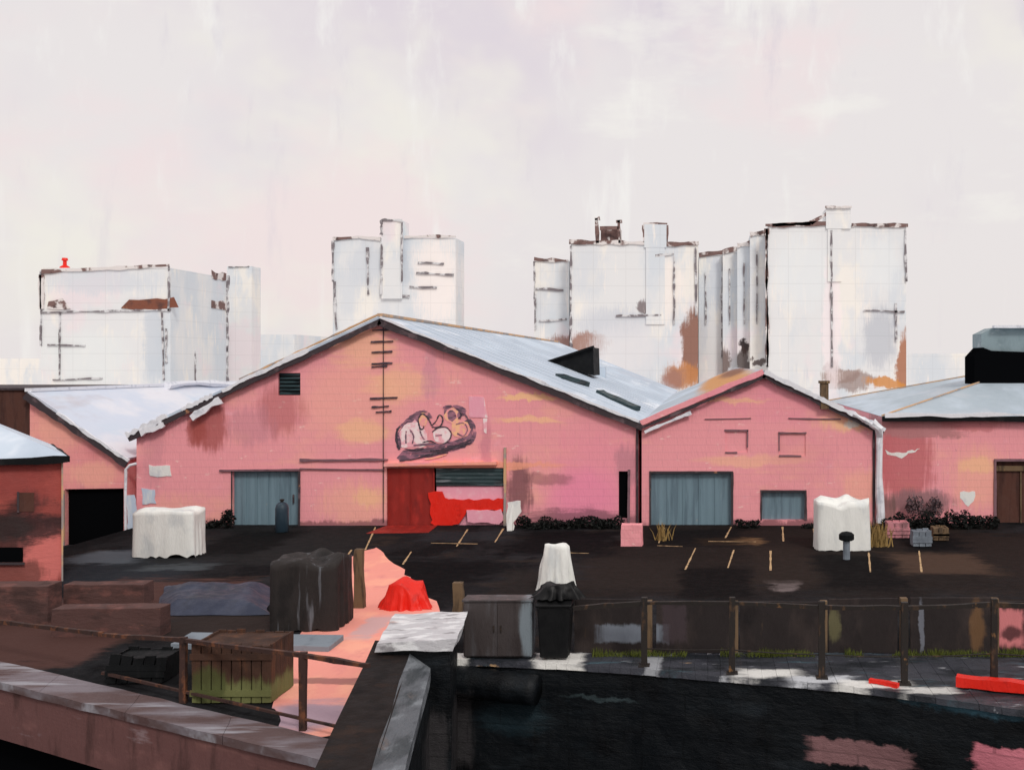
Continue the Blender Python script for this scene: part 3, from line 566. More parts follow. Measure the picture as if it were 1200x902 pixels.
# slit door, corner pipe, ladder
mb = MB(); mb.box(fx(725), fx(736), D0+.12, D0+.18, 0, fz(552)); partlabel(mb.build('door', M['void'], hall), 'narrow black door beside the corner pipe')
mb = MB(); mb.bar((fx(737), D0-.03, 0), (fx(737), D0-.03, fz(550)), .09, .06, jit=.3, seg=8); mb.build('door_jamb', M['mauvemetal'], hall)
mb = MB(); mb.tube([(fx(747), D0-.08, 0), (fx(747), D0-.08, 2), (fx(747), D0-.08, fz(500))], .05, 8); mb.build('downpipe', M['barge'], hall)
mb = MB(); mb.bar((fx(449.5), D0-.03, fz(612)), (fx(449.5), D0-.03, fz(377)), .025, .04, jit=.3, seg=24); mb.build('conduit', M['barge'], hall)
for py, w, dx in [(386.5, 11, 0), (400, 13, 0), (412, 12, 0), (425.5, 12, 0), (429, 9, -3), (466, 16, 2), (476, 10, -2), (482, 9, 2)]:
    mb = MB(); mb.bar((fx(448+dx-w), D0-.04, fz(py+.8)), (fx(448+dx+w), D0-.04, fz(py-.5)), .06, .06, jit=.5, seg=6, side=(0, 1, 0)); mb.build('rung', M['ink'], hall)
# boards and notices on the front
for (a, b, c, d, m, nm) in [(174, 545, 199, 558, 'white', 'notice'), (166, 572, 181, 590, 'palebluepaint', 'notice'), (549, 464, 567, 489, 'pale_pink', 'board')]:
    mb = MB(); mb.prism(ragged([P(a, b, D0-.03), P(c, b+1, D0-.03), P(c+1, d, D0-.03), P(a+1, d, D0-.03)], .035 if nm == 'notice' else .01, .15), (0, .028, 0)); mb.build(nm, M[m], hall)
mb = MB(); mb.prism([P(567, 465, D0-.02), P(571.5, 489, D0-.02), P(567, 489, D0-.02)], (0, .018, 0)); mb.prism([P(566, 490, D0-.02), P(571, 490, D0-.02), P(570, 508, D0-.02), P(567, 506, D0-.02)], (0, .018, 0)); mb.build('board_edge', M['graffiti_white'], hall)
# graffiti: thin paint shapes on the wall
gm = MB(); LV = [0]
def gp(x, y): LV[0] += 1; return P(440+x*.15, 440+y*.15, D0)
def setd(p): return Vector((p.x, D0-.004-.0015*LV[1], p.z))
LV = [0, 0]
def fill(pts, mi, jit=.03):
    LV[1] += 1; pp = [setd(p) for p in ragged([gp(*p) for p in pts], jit, .15)]
    c = sum(pp, Vector())/len(pp); n = len(pp); gm.add(pp+[c], [[i, (i+1) % n, n] for i in range(n)], mi)
def stroke(pts, w, mi):
    LV[1] += 1; ps = [gp(*p) for p in pts]; sm_ = []
    for i in range(len(ps)-1):
        p0, p1, p2, p3 = ps[max(i-1, 0)], ps[i], ps[i+1], ps[min(i+2, len(ps)-1)]
        for k in range(6):
            t = k/6; sm_.append(.5*((2*p1)+(p2-p0)*t+(2*p0-5*p1+4*p2-p3)*t*t+(3*p1-p0-3*p2+p3)*t**3))
    sm_.append(ps[-1]); row = []
    for i, p in enumerate(sm_):
        tg = (sm_[min(i+1, len(sm_)-1)]-sm_[max(i-1, 0)]).normalized(); nn = Vector((-tg.z, 0, tg.x))*w*.15*D0/F/2*random.uniform(.55, 1.3)
        row += [setd(p-nn), setd(p+nn)]
    gm.add(row, [[2*i, 2*i+1, 2*i+3, 2*i+2] for i in range(len(sm_)-1)], mi)
def ell(cx, cy, rx, ry, n=14): return [(cx+rx*math.cos(6.283*i/n), cy+ry*math.sin(6.283*i/n)) for i in range(n+1)]
fill([(215, 585), (420, 560), (740, 470), (765, 500), (700, 560), (420, 640), (190, 670), (170, 640)], 1)
fill(ell(725, 440, 62, 100), 1); fill(ell(620, 280, 90, 50), 1); fill([(195, 420), (270, 320), (380, 270), (450, 330), (380, 360), (300, 350), (230, 420), (215, 560), (180, 570), (165, 480)], 1)
fill([(200, 560), (190, 440), (230, 385), (310, 345), (375, 400), (410, 480), (420, 540), (350, 560)], 2)
fill(ell(372, 345, 32, 52), 3); fill(ell(495, 352, 28, 42), 3); fill(ell(520, 465, 70, 62), 2)
fill(ell(600, 312, 62, 62), 3); fill(ell(597, 312, 36, 46), 1); fill(ell(660, 305, 18, 36), 1); fill(ell(668, 415, 78, 68), 3)
for pts, w, mi in [([(188, 578), (166, 510), (170, 430), (195, 395)], 20, 0), ([(242, 432), (238, 475), (240, 528)], 12, 1), ([(200, 392), (270, 325), (350, 280), (410, 290), (440, 330)], 14, 1),
                   ([(350, 415), (335, 345), (368, 298), (412, 335), (440, 388)], 12, 0), ([(440, 390), (475, 355), (500, 308), (528, 335), (515, 385), (480, 405), (440, 398)], 11, 0),
                   ([(345, 420), (372, 415), (380, 392)], 10, 0), ([(445, 440), (490, 408), (550, 402), (590, 440), (585, 490), (540, 530), (490, 536), (430, 510), (370, 522)], 9, 0),
                   ([(300, 545), (420, 535), (540, 545), (640, 520)], 16, 1), ([(400, 560), (520, 555), (660, 525)], 12, 1), ([(470, 468), (520, 462)], 8, 1), ([(630, 380), (690, 370), (720, 420), (690, 470), (640, 450)], 9, 1), ([(270, 420), (300, 470), (290, 530)], 12, 1), ([(250, 600), (420, 590), (560, 555)], 10, 1), ([(350, 430), (365, 470), (385, 500)], 10, 1), ([(530, 250), (580, 235), (640, 250), (690, 290), (740, 370), (765, 470)], 12, 1),
                   ([(230, 570), (300, 580), (380, 566)], 9, 0), ([(190, 666), (300, 652), (420, 622), (570, 600)], 12, 0), ([(340, 638), (480, 600), (600, 572), (755, 520)], 13, 0), ([(430, 588), (600, 560), (748, 498)], 10, 0),
                   ([(390, 650), (470, 640), (560, 612)], 9, 3), ([(660, 280), (672, 310), (650, 335)], 10, 0), ([(570, 500), (590, 520), (640, 520), (720, 500)], 16, 1)]: stroke(pts, w, mi)
partlabel(gm.build('graffiti', [M['ink'], M['inksoft'], M['graffiti_white'], M['graffiti_orange']], hall, recalc=False), 'round lettered graffiti in white, orange and grey')
# roof fittings on the right slope
def onslope(px, py):
    m = (E2[1]-RG[1])/(E2[0]-RG[0]); a, b = (px-CX)/F, (py-CY)/F
    d = (H-RG[1]+m*RG[0]-.13)/(b+m*a); return P(px, py, d)
p = onslope(668, 433); d = p.y
mb = MB(); mb.prism([P(640, 425, d), P(695, 407, d), P(696, 440, d)], (0, 3.2, 0)); mb.bar(P(640, 424, d-.1), P(696, 406, d-.1), .1, .3, jit=.2, seg=6, side=(0, 1, 0))
partlabel(mb.build('roof_dormer', M['black'], hall), 'black wedge shaped dormer')
mb = MB(); q = onslope(703, 440); mb.box(q.x-.3, q.x+.35, q.y, q.y+.5, q.z-.2, q.z+.55); mb.build('roof_vent', M['rooflead'], hall)
for (a, b, w) in [((702, 461), (744, 482), .5), ((655, 442), (690, 452), .5)]:
    pa, pb = onslope(*a), onslope(*b); mb = MB(); mb.bar(pa+Vector((0, 0, .06)), pb.lerp(Vector((pb.x, pa.y, pb.z)), .3)+Vector((0, 0, .08)), w, .22, jit=.35, seg=9, side=(0, 0, 1)); mb.build('roof_hatch', M['darkslate'], hall, amp=.05)

# ------------------------------------------------------------------ middle gable
gab = thing('warehouse', 'smaller pink gabled warehouse with blue grey shutters right of the graffiti hall', 'warehouse', (fx(895), D0, 0))
A1, RB, A2_ = (fx(752), fz(497)), (fx(895), fz(437)), (fx(1029), fz(501))
holes = [rect(762, 553, 858, 616.2), rect(892, 575, 944, 609), rect(850, 504, 876, 530), rect(913, 507, 944, 534)]
mb = wall_panel('wall', [(A1[0], -1), A1, RB, A2_, (A2_[0], -1)], holes, D0, .3, None, None)
shell(mb, [(A1[0], -1), A1, RB, A2_, (A2_[0], -1)], D0+.31, 80); mb.build('wall', M['gable'], gab)
mb = MB(); roof_slab(mb, RB, A1, D0-.2, 80, over=0); roof_slab(mb, RB, A2_, D0-.2, 80, over=.12); mb.build('roof', M['roofdark'], gab)
mb = MB(); rake(mb, RB, A1, D0-.2, .07, .22, .1, .2, seg=24, over=0); mb.build('verge', M['gable'], gab)
mb = MB(); rake(mb, RB, A1, D0-.24, -.13, .13, .07, .5, 0, 1, 30, over=0); mb.build('bargeboard', M['barge'], gab); mb = MB(); rake(mb, RB, A2_, D0-.24, -.12, .16, .07, .35, seg=30); mb.build('bargeboard', M['barge'], gab)
mb = MB(); rake(mb, RB, A2_, D0-.28, .05, .19, .14, .55, 0, 1, 50); mb.build('flashing', M['flash'], gab); mb = MB(); rake(mb, RB, A1, D0-.22, -.33, .12, .05, .6, .62, 1, 14, over=0); mb.build('flashing', M['flash'], gab)
mb = MB(); x0, x1 = fx(763), fx(857); mb.box(x0, x1, D0+.2, D0+.26, -.01, fz(552)); dr = partlabel(mb.build('shutter', M['slate'], gab), 'wide blue grey shutter')
mb = MB()
for i in range(6): x = x0+(x1-x0)*i/5; mb.box(x-.018, x+.018, D0+.165, D0+.198, 0, fz(553))
mb.build('rib', M['slate'], dr)
mb = MB(); mb.box(fx(892), fx(944), D0+.2, D0+.26, fz(610), fz(576)); partlabel(mb.build('shutter', M['slate'], gab), 'small blue grey shutter')
mb = MB()
for (a, b, c, d) in [(762, 553, 858, 615), (892, 575, 944, 609)]:
    mb = MB()
    mb.bar((fx(a), D0-.02, fz(d)), (fx(a), D0-.02, fz(b)), .06, .05, jit=.3, seg=8); mb.bar((fx(c), D0-.02, fz(d)), (fx(c), D0-.02, fz(b)), .09, .05, jit=.3, seg=8)
    mb.bar((fx(a-1), D0-.022, fz(b)), (fx(c+1), D0-.022, fz(b)), .07, .052, jit=.3, seg=8, side=(0, 1, 0))
    mb.build('shutter_frame', M['barge'], gab)
for (a, b, c, d) in [(850, 504, 876, 530), (913, 507, 944, 534)]:
    mb = MB(); mb.box(fx(a), fx(c), D0+.05, D0+.12, fz(d), fz(b)); w = mb.build('window', M['gable'], gab)
    mb = MB(); mb.bar((fx(a-1), D0-.02, fz(b)), (fx(c+1), D0-.02, fz(b)), .06, .05, jit=.4, seg=6, side=(0, 1, 0)); mb.bar((fx(c if a < 900 else a), D0-.02, fz(b)), (fx(c if a < 900 else a), D0-.02, fz(d-6)), .05, .05, jit=.4, seg=6)
    mb.build('window_frame', M['mauvemetal'], w); mb = MB()
    mb.bar((fx(a), D0-.02, fz(d)), (fx(a+(14 if a < 900 else 26)), D0-.02, fz(d)), .06, .05, jit=.4, seg=5, side=(0, 1, 0)); mb.build('sill', M['mauvemetal'], w)
mb = MB(); mb.bar((fx(924), D0-.02, fz(490)), (fx(985), D0-.02, fz(491)), .05, .06, jit=.4, seg=10, side=(0, 1, 0)); mb.build('string_course', M['mauvemetal'], gab); mb = MB(); mb.bar((fx(826), D0-.02, fz(491)), (fx(880), D0-.02, fz(490)), .035, .05, jit=.4, seg=8, side=(0, 1, 0)); mb.build('string_course', M['mauvemetal'], gab)
mb = MB(); mb.box(fx(961), fx(970), D0-.3, D0+.15, fz(479), fz(449)); mb.box(fx(959.5), fx(971.5), D0-.34, D0+.19, fz(449), fz(446)); mb.build('chimney_pipe', M['woodpost'], gab)
mb = MB(); mb.bar((fx(1024), D0-.04, 0), (fx(1024), D0-.04, fz(500)), .09, .07, jit=.3, seg=12); mb.build('corner_board', M['barge'], gab)
mb = MB(); pts = [P(1022, 495, D0-.3), P(1030, 502, D0-.3), P(1031, 520, D0-.2), P(1030, 560, D0-.2), P(1032, 600, D0-.2), P(1032, 612, D0-.2)]
mb.tube(pts, .16, 8, jit=.3); mb.tube([P(1000+i*5.5, 485+i*3.1, D0-.34) for i in range(6)], .1, 6, jit=.4); mb.build('downpipe', M['flash'], gab, sub=1, amp=.04, ns=4)

# ------------------------------------------------------------------ right building
RBD = 42.6
rb = thing('warehouse', 'pink end building with low grey hipped roof and black roof lantern', 'warehouse', (12, RBD, 0))
xl = fx(1031, RBD)+.08; zt = 4.42
holes = [[(fx(1166, RBD), -.5), (fx(1230, RBD), -.5), (fx(1230, RBD), fz(540, RBD)), (fx(1166, RBD), fz(540, RBD))]]
mb = wall_panel('wall', [(xl, -1), (xl+18, -1), (xl+18, zt), (xl, zt)], holes, RBD, .3, None, None)
shell(mb, [(xl, -1), (xl+18, -1), (xl+18, zt), (xl, zt)], RBD+.31, RBD+18); mb.build('wall', M['rightpink'], rb)
ap = Vector((xl+9, RBD+9, zt+2.12)); e = .2
c = [Vector((xl-.02, RBD-e, zt+.02)), Vector((xl+18, RBD-e, zt+.02)), Vector((xl+18, RBD+18, zt+.02)), Vector((xl-.02, RBD+18, zt+.02))]
mb = MB(); mb.add(c+[ap], [[0, 1, 4], [1, 2, 4], [2, 3, 4], [3, 0, 4], [0, 1, 2, 3]]); rr = mb.build('roof', M['rooflead'], rb)
mb = MB(); mb.bar(c[0]+Vector((0, 0, .05)), ap+Vector((0, 0, .05)), .07, .05, jit=.3, seg=12, side=(0, 0, 1)); mb.build('hip_tile', M['ochretrim'], rr); mb = MB(); mb.bar(c[3]+Vector((0, 0, .05)), ap+Vector((0, 0, .05)), .08, .06, jit=.3, seg=12, side=(0, 0, 1)); mb.build('hip_tile', M['ochretrim'], rr)
mb = MB(); mb.bar(c[0]+Vector((0, -.05, -.08)), c[1]+Vector((0, -.05, -.08)), .2, .12, jit=.25, seg=30, side=(0, 1, 0)); mb.build('fascia', M['black'], rb)
mb = MB(); mb.bar(c[0]+Vector((.1, -.1, .07)), c[1]+Vector((0, -.1, .07)), .15, .12, jit=.7, seg=40, side=(0, 1, 0)); mb.build('gutter', M['flash'], rb)
mb = MB(); mb.box(fx(1166, RBD), fx(1230, RBD), RBD+.2, RBD+.26, -.5, fz(541, RBD)); dr = partlabel(mb.build('door', M['brown'], rb), 'dark brown double door at the edge of the picture')
mb = MB(); mb.box(fx(1167, RBD), fx(1229, RBD), RBD+.1, RBD+.19, fz(552, RBD), fz(546, RBD)); mb.box(fx(1197, RBD), fx(1198.5, RBD), RBD+.14, RBD+.195, 0, fz(553, RBD)); mb.build('transom', M['woodpost'], dr)
mb = MB(); mb.bar((fx(1166, RBD), RBD-.03, 0), (fx(1166, RBD), RBD-.03, fz(538, RBD)), .1, .07, jit=.25, seg=8); mb.bar((fx(1165, RBD), RBD-.032, fz(539, RBD)), (fx(1231, RBD), RBD-.032, fz(539, RBD)), .1, .07, jit=.2, seg=8, side=(0, 1, 0)); mb.build('door_frame', M['mauvemetal'], rb)
# paint splash and stain on the wall
mb = MB(); pp = ragged([P(1037, 527, RBD-.01), P(1046, 531, RBD-.01), P(1058, 530, RBD-.01), P(1078, 526, RBD-.01), P(1062, 533, RBD-.01), P(1056, 538, RBD-.01), P(1050, 534, RBD-.01), P(1040, 533, RBD-.01)], .04, .12); mb.prism(pp, (0, .008, 0)); mb.build('paint_splash', M['white'], rb)
mb = MB(); pp = ragged([P(1125, 576, RBD-.01), P(1142, 576, RBD-.01), P(1142, 586, RBD-.01), P(1135, 593, RBD-.01), P(1130, 590, RBD-.01), P(1125, 584, RBD-.01)], .04, .12); mb.prism(pp, (0, .008, 0)); mb.build('notice', M['white'], rb)
# lantern: black louvred base under a grey teal box
ld = 48.0; lx0, lx1 = fx(1133, ld), fx(1250, ld)
mb = MB(); mb.prism([P(1142, 450, ld), P(1252, 450, ld), P(1252, 414, ld), P(1162, 411, ld), P(1152, 407, ld), P(1142, 418, ld)], (0, 1.8, 0)); ln = mb.build('roof_lantern', M['void'], rb)
mb = MB(); mb.prism([P(1150, 407, ld+.1), P(1162, 411, ld+.1), P(1258, 415, ld+.1), P(1258, 384, ld+.1), P(1164, 384, ld+.1), P(1150, 391, ld+.1)], (0, 1.6, 0)); mb.build('lantern_housing', mat('teal_grey_sheet', S(132, 150, 156), [(S(104, 122, 128), (.6, .6, .4), .48, .66, .8), (S(176, 188, 194), (1, 1, 2), .58, .7, .7)], rough=.6), ln)
mb = MB(); mb.bar(P(1164, 383, ld-.06), P(1258, 383, ld-.06), .12, .4, jit=.2, seg=10, side=(0, 1, 0)); mb.build('lantern_cap', M['flash'], ln)

# ------------------------------------------------------------------ lean-to and brown shed on the left
lt = thing('lean_to', 'pink lean-to with black doorway and pale sheet roof at the left of the big hall', 'shed', (fx(100), 41.9, -.8))
LD = 41.9; a, b = (fx(35, LD), fz(461, LD)), (fx(148, LD), fz(537, LD))
holes = [[(fx(76, LD), -.98), (fx(145, LD), -.98), (fx(145, LD), fz(572, LD)), (fx(76, LD), fz(573, LD))]]
mb = wall_panel('wall', [(a[0], -1.2), (b[0], -1.2), b, a], holes, LD, .3, None, None)
shell(mb, [(a[0]+.02, -1.2), (b[0], -1.2), b, (a[0]+.02, a[1])], LD+.31, 78); mb.build('wall', M['leftpink'], lt)
mb = MB(); roof_slab(mb, a, b, LD-.2, 78, over=.12)
mb.build('roof', mat('pale_lean_to_roof', S(206, 214, 228), roofl[:1]+[(S(226, 226, 232), (.3, .15, .3), .48, .64, .9), (S(186, 176, 180), (.4, .15, .4), .56, .7, .7)], rough=.6, bump=.2), lt)
mb = MB(); rake(mb, a, b, LD-.24, -.1, .24, .07, .3, seg=24); mb.build('bargeboard', M['barge'], lt)
mb = MB(); rake(mb, a, b, LD-.27, .07, .1, .1, .7, .3, 1, 24); mb.build('flashing', M['flash'], lt)
mb = MB(); mb.bar((a[0], LD-.1, a[1]+.15), (a[0], 78, a[1]+.15), .3, .14, side=(0, 0, 1)); mb.tube([(a[0]+.3, 52+i*1.6, a[1]+.12+.1*math.sin(i)) for i in range(14)], .16, 6, jit=.4); mb.build('ridge_flashing', M['flash'], lt)
mb = MB(); mb.box(fx(74, LD), fx(76, LD), LD-.05, LD-.002, -.8, fz(574, LD)); mb.build('door_frame', M['ochretrim'], lt)
mb = MB(); mb.box(fx(77, LD), fx(144, LD), LD+.2, LD+.27, -1, fz(571, LD)); mb.build('dark_interior', M['void'], lt)  # flat black panel close behind the opening, standing in for unlit depth
mb = MB(); mb.tube([P(160, 543, LD-.2), P(152, 545, LD-.25), P(147.5, 550, LD-.25), P(147, 580, LD-.2), P(147.5, 636, LD-.2)], .055, 8); mb.build('downpipe', M['flash'], lt)
mb = MB(); mb.prism(ragged([P(148.5, 580, LD-.3), P(157, 580, LD-.3), P(162, 610, LD-.3), P(163, 634, LD-.3), P(150, 635, LD-.3)], .03, .2), (0, .06, 0))
tag(mb.build('leaning_board', M['palebluepaint'], loc=P(155, 635, LD-.3)), 'narrow pale blue board leaning in the gap beside the white downpipe', 'board')
sh = thing('shed', 'tall dark brown flat-topped shed behind the brick house at the left edge', 'shed', (fx(-30), LD, 0))
mb = MB(); mb.box(-36, a[0]-.02, LD+.05, LD+7, -.5, 5.55); mb.build('wall', M['brown'], sh)
mb = MB(); mb.box(-36.1, a[0]+.03, LD-.05, LD+7.1, 5.552, 5.64); mb.build('roof', M['barge'], sh)

# ------------------------------------------------------------------ rotated brick house at the left edge
Pc = P(74, 680, 31.3); Pc.z = 0
u = Vector((-.847, -.531, 0)); w = Vector((-.60, .80, 0)); L1, L2, hz = 7.0, 5.4, 3.80
bh = thing('brick_house', 'small red brick house with pale hipped roof at the left edge', 'house', Pc+u*3)
def onwall(px, py):
    n = Vector((u.y, -u.x, 0)); r = Vector(((px-CX)/F, 1, -(py-CY)/F)); o = Vector((0, 0, H)); t = (Pc-o).dot(n)/r.dot(n); return o+r*t
bl = [blob(onwall(px, py), (rx*31/F, 3, ry*31/F), c_, al, so, False, st) for (px, py, rx, ry, c_, al, so, st) in [
    (52, 650, 24, 34, S(212, 118, 112), .95, .3, 'v'), (30, 618, 45, 16, S(44, 36, 38), .9, .5, 'h'), (38, 585, 14, 12, S(60, 44, 44), .7, .6, 'h'), (10, 625, 20, 30, S(50, 40, 40), .8, .5, 'h'), (15, 675, 25, 18, S(128, 74, 68), .9, .4, 'v'), (60, 560, 20, 26, S(168, 78, 72), .6, .5, 'v'), (10, 560, 30, 20, S(150, 70, 66), .6, .5, 'h')]]
M['redbrick'] = mat('red_brick', S(150, 74, 68), [(S(176, 88, 78), (1.5, 1.5, 2), .5, .66, .7), (S(110, 58, 54), (2, 2, 2), .5, .68, .7)], bl, rough=.9, bump=.5, bscale=(4, 4, 12), warp=.1, wscale=2)
q = [Pc, Pc+u*L1, Pc+u*L1+w*L2, Pc+w*L2]
mb = MB(); mb.prism([p+Vector((0, 0, -.3)) for p in q], (0, 0, hz+.3)); mb.build('wall', M['redbrick'], bh)
ov = [q[0]-u*.1-w*.2, q[1]+u*.2-w*.2, q[2]+u*.2+w*.2, q[3]-u*.1+w*.2]; apx = Pc+u*3.4+w*2.7; apx2 = Pc+u*4.4+w*2.7
mb = MB(); mb.add([p+Vector((0, 0, hz+.01)) for p in ov]+[apx+Vector((0, 0, hz+1.9)), apx2+Vector((0, 0, hz+1.9))], [[0, 1, 5, 4], [1, 2, 5], [2, 3, 4, 5], [3, 0, 4], [0, 1, 2, 3]]); mb.build('roof', M['roof'], bh)
mb = MB(); z = Vector((0, 0, hz-.08)); mb.bar(ov[0]+z, ov[1]+z, .2, .12, jit=.4, seg=20, side=(0, 1, 0)); mb.bar(ov[3]+z, ov[0]+z, .2, .12, jit=.3, seg=10, side=(1, 0, 0)); mb.build('eaves', M['black'], bh)
nf = Vector((u.y, -u.x, 0)); nf = nf if nf.y < 0 else -nf
def wq(name, x0, y0, x1, y1, m, off=.03, par=None):
    mb = MB(); pts = [onwall(x0, y1), onwall(x1, y1), onwall(x1, y0), onwall(x0, y0)]; mb.prism([p+nf*.002 for p in pts], nf*off); return mb.build(name, m, par or bh)
wn = wq('window', -8, 641, 27, 658, M['void']); wq('sill', -10, 658.5, 29, 661, M['barge'], .1, wn)
wn = wq('window', 21, 577, 40, 599, M['brown'], .02); wq('frame', 20, 576, 22.5, 600, M['barge'], .05, wn)
wq('downpipe', 72, 540, 74, 684, M['ochretrim'], .06)

# ------------------------------------------------------------------ loose things in the yard
def drape(name, label, cat, m, cx, cy, w, d, h, seed, lump=.15, fold=.06, hem=.08, power=5, group=None, taper=.0):
    N, K = 72, 14; vs = []; fs = []
    def top(x, y): return h*(1-lump*.5)+lump*h*noise.noise(Vector((x*1.6+seed, y*1.6, seed)))+lump*.22*h*noise.noise(Vector((x*3+seed, y*3, seed)))
    for k in range(K+1):
        t = k/K
        for j in range(N):
            a = 2*math.pi*j/N; ca, sa = math.cos(a), math.sin(a); rr = (abs(ca)**power+abs(sa)**power)**(-1/power)
            f = 1+fold*1.2*t*(2*abs(math.sin(a*6.0+seed+.5*math.sin(a*3)))-1)+fold*.8*t*math.sin(a*17+seed*2)+fold*noise.noise(Vector((ca*3, sa*3, seed+t*2)))
            x, y = cx+w/2*rr*ca*f*(1-taper*(1-t)), cy+d/2*rr*sa*f*(1-taper*(1-t))
            zt_ = top(x, y); zb = hem*h*max(0, noise.noise(Vector((ca*5, sa*5, seed*3)))+.15); zz = zt_+(zb-zt_)*t
            vs.append((x, y, zz+.01))
    for k in range(K):
        for j in range(N): fs.append([k*N+j, k*N+(j+1) % N, (k+1)*N+(j+1) % N, (k+1)*N+j])
    prev = list(range(N))
    for s_ in (.75, .5, .25):
        st = len(vs)
        for j in range(N):
            p = vs[j]; x, y = cx+(p[0]-cx)*s_, cy+(p[1]-cy)*s_; vs.append((x, y, top(x, y)+.04*h+.01))
        for j in range(N): fs.append([prev[j], prev[(j+1) % N], st+(j+1) % N, st+j])
        prev = list(range(st, st+N))
    vs.append((cx, cy, top(cx, cy)+.05*h)); fs += [[prev[j], prev[(j+1) % N], len(vs)-1] for j in range(N)]
    mb = MB(); mb.add(vs, fs); o = mb.build(name, m, loc=(cx, cy, 0), smooth=True)
    return tag(o, label, cat, group)
p = G(197, 654); drape('tarpaulin', 'white tarpaulin draped over a square stack at the left end of the big hall', 'tarpaulin', M['sheet'], p.x-.22, p.y+.5, 2.1, 1.0, 1.6, 3, lump=.06, fold=.02, hem=.12, power=12)
p = G(989, 646); drape('tarpaulin', 'lumpy white tarpaulin over a tall pile below the smaller pink gable', 'tarpaulin', M['sheet'], p.x, p.y+.7, 1.9, 1.3, 1.8, 12, lump=.20, fold=.03, hem=.03, power=7)
p = G(651, 694); drape('rubble_sack', 'slumped white sack standing in the dark yard behind the black bin', 'sack', M['sheet'], p.x, p.y+.3, .98, .6, 1.45, 23, lump=.22, fold=.14, hem=.02, power=3, taper=.28)
p = G(471, 716); drape('tarpaulin', 'crumpled bright red tarpaulin heaped on the salmon path beside the pier', 'tarpaulin', M['red'], p.x, p.y+.4, 1.2, .8, .82, 14, lump=.5, fold=.14, hem=.02, power=3, taper=.25)
# blue sheet
c0 = [G(182, 722), G(310, 722), G(322, 690), G(196, 687)]
mb = MB(); n = 22; vs = []
for j in range(n+1):
    for i in range(n+1):
        s_, t_ = i/n, j/n; p = c0[0].lerp(c0[1], s_).lerp(c0[3].lerp(c0[2], s_), t_); ed = min(s_, t_, 1-s_, 1-t_)
        vs.append((p.x+.15*noise.noise(p*.9), p.y+.2*noise.noise(p*.8+Vector((3, 0, 0))), .02+min(1, ed*6)*(.28+.12*noise.noise(p*1.2)+.05*noise.noise(p*3.1))))
mb.add(vs, [[j*(n+1)+i, j*(n+1)+i+1, (j+1)*(n+1)+i+1, (j+1)*(n+1)+i] for j in range(n) for i in range(n)])
tag(mb.build('tarpaulin', M['bluetarp'], smooth=True, loc=G(250, 705)), 'flat slate blue tarpaulin spread on the dark yard near the left quay', 'tarpaulin')
# tall dark crate
def crate(name, label, cat, m, px0, px1, yb, yt, depth, planks, lean=0, mframe=None, amp=.012):
    b0, b1 = G(px0, yb), G(px1, yb); d = b0.y; h = (yb-yt)*d/F; root = thing(name, label, cat, ((b0.x+b1.x)/2, d, 0))
    mb = MB(); g = .012; wd = (b1.x-b0.x)/planks
    for i in range(planks):
        x = b0.x+i*wd; hh = h+random.uniform(-.05, .03)
        mb.prism([(x+g, d, .03), (x+wd-g, d, .03), (x+wd-g+lean, d, hh), (x+g+lean, d, hh+random.uniform(-.02, .02))], (0, .04, 0))
        mb.prism([(x+g, d+depth-.04, .03), (x+wd-g, d+depth-.04, .03), (x+wd-g+lean, d+depth-.04, hh), (x+g+lean, d+depth-.04, hh)], (0, .04, 0))
    np_ = max(2, int(depth/wd))
    for i in range(np_):
        y = d+.05+i*(depth-.1)/np_; y2 = y+(depth-.1)/np_-g
        for xx in (b0.x+.01, b1.x-.05): mb.prism([(xx, y, .03), (xx, y2, .03), (xx+lean, y2, h-.02), (xx+lean, y, h-.02)], (.04, 0, 0))
    mb.build('side', m, root, sub=2, amp=amp, ns=3)
    mb = MB(); mb.box(b0.x+lean+.06, b1.x+lean-.06, d+.06, d+depth-.06, h-.12, h-.06); mb.build('lid', m, root)
    for z in (.22, h-.25):
        mb = MB(); sh_ = lean*z/h; mb.box(b0.x+sh_-.015, b1.x+sh_+.015, d-.035, d-.003, z-.06, z+.06)
        mb.build('batten', mframe or m, root)
    return root
M['darktarp'] = mat('dark_brown_tarpaulin', S(44, 40, 39), [(S(104, 108, 114), (6, 6, .45), .58, .72, .85), (S(28, 26, 26), (1.5, 1.5, .8), .5, .68, .8)], rough=.7, spec=.2, bump=.5)
p = G(352, 741); drape('tarpaulin', 'dark brown streaked tarpaulin over a tall stack beside the salmon path', 'tarpaulin', M['darktarp'], p.x, p.y+.75, 1.7, 1.4, 1.75, 41, lump=.10, fold=.035, hem=.05, power=7)
crate('crate', 'brown timber crate with mossy green foot behind the left quay railing', 'crate', M['moss'], 224, 318, 825, 754, 1.1, 8)
bx = crate('crate', 'low leaning black box behind the left quay railing beside the mossy crate', 'crate', M['black'], 122, 190, 802, 768, .7, 5, lean=.12)
# concrete slab, low walls
def lowbox(name, label, cat, m, px0, px1, yb, yt, depth, skew=0, **k):
    b0, b1 = G(px0, yb), G(px1, yb+skew); h = (yb-yt)*b0.y/F
    mb = MB(); mb.prism([(b0.x, b0.y, -.02), (b1.x, b1.y, -.02), (b1.x, b1.y, h), (b0.x, b0.y, h*.97)], (0, depth, 0))
    return tag(mb.build(name, m, loc=((b0.x+b1.x)/2, (b0.y+b1.y)/2, 0), sub=6, amp=.03, ns=1.6, bevel=.015, **k), label, cat)
lowbox('concrete_slab', 'long blue grey concrete slab lying in front of the dark crate', 'slab', M['slab'], 200, 385, 760, 753, 1.0, skew=4)
lowbox('low_wall', 'low brown brick wall in the yard nearest the left railing', 'wall', M['brick'], 60, 188, 746, 712, .5)
lowbox('low_wall', 'low brown brick wall standing just in front of the brick house corner', 'wall', M['brick'], 74, 168, 716, 684, .5)
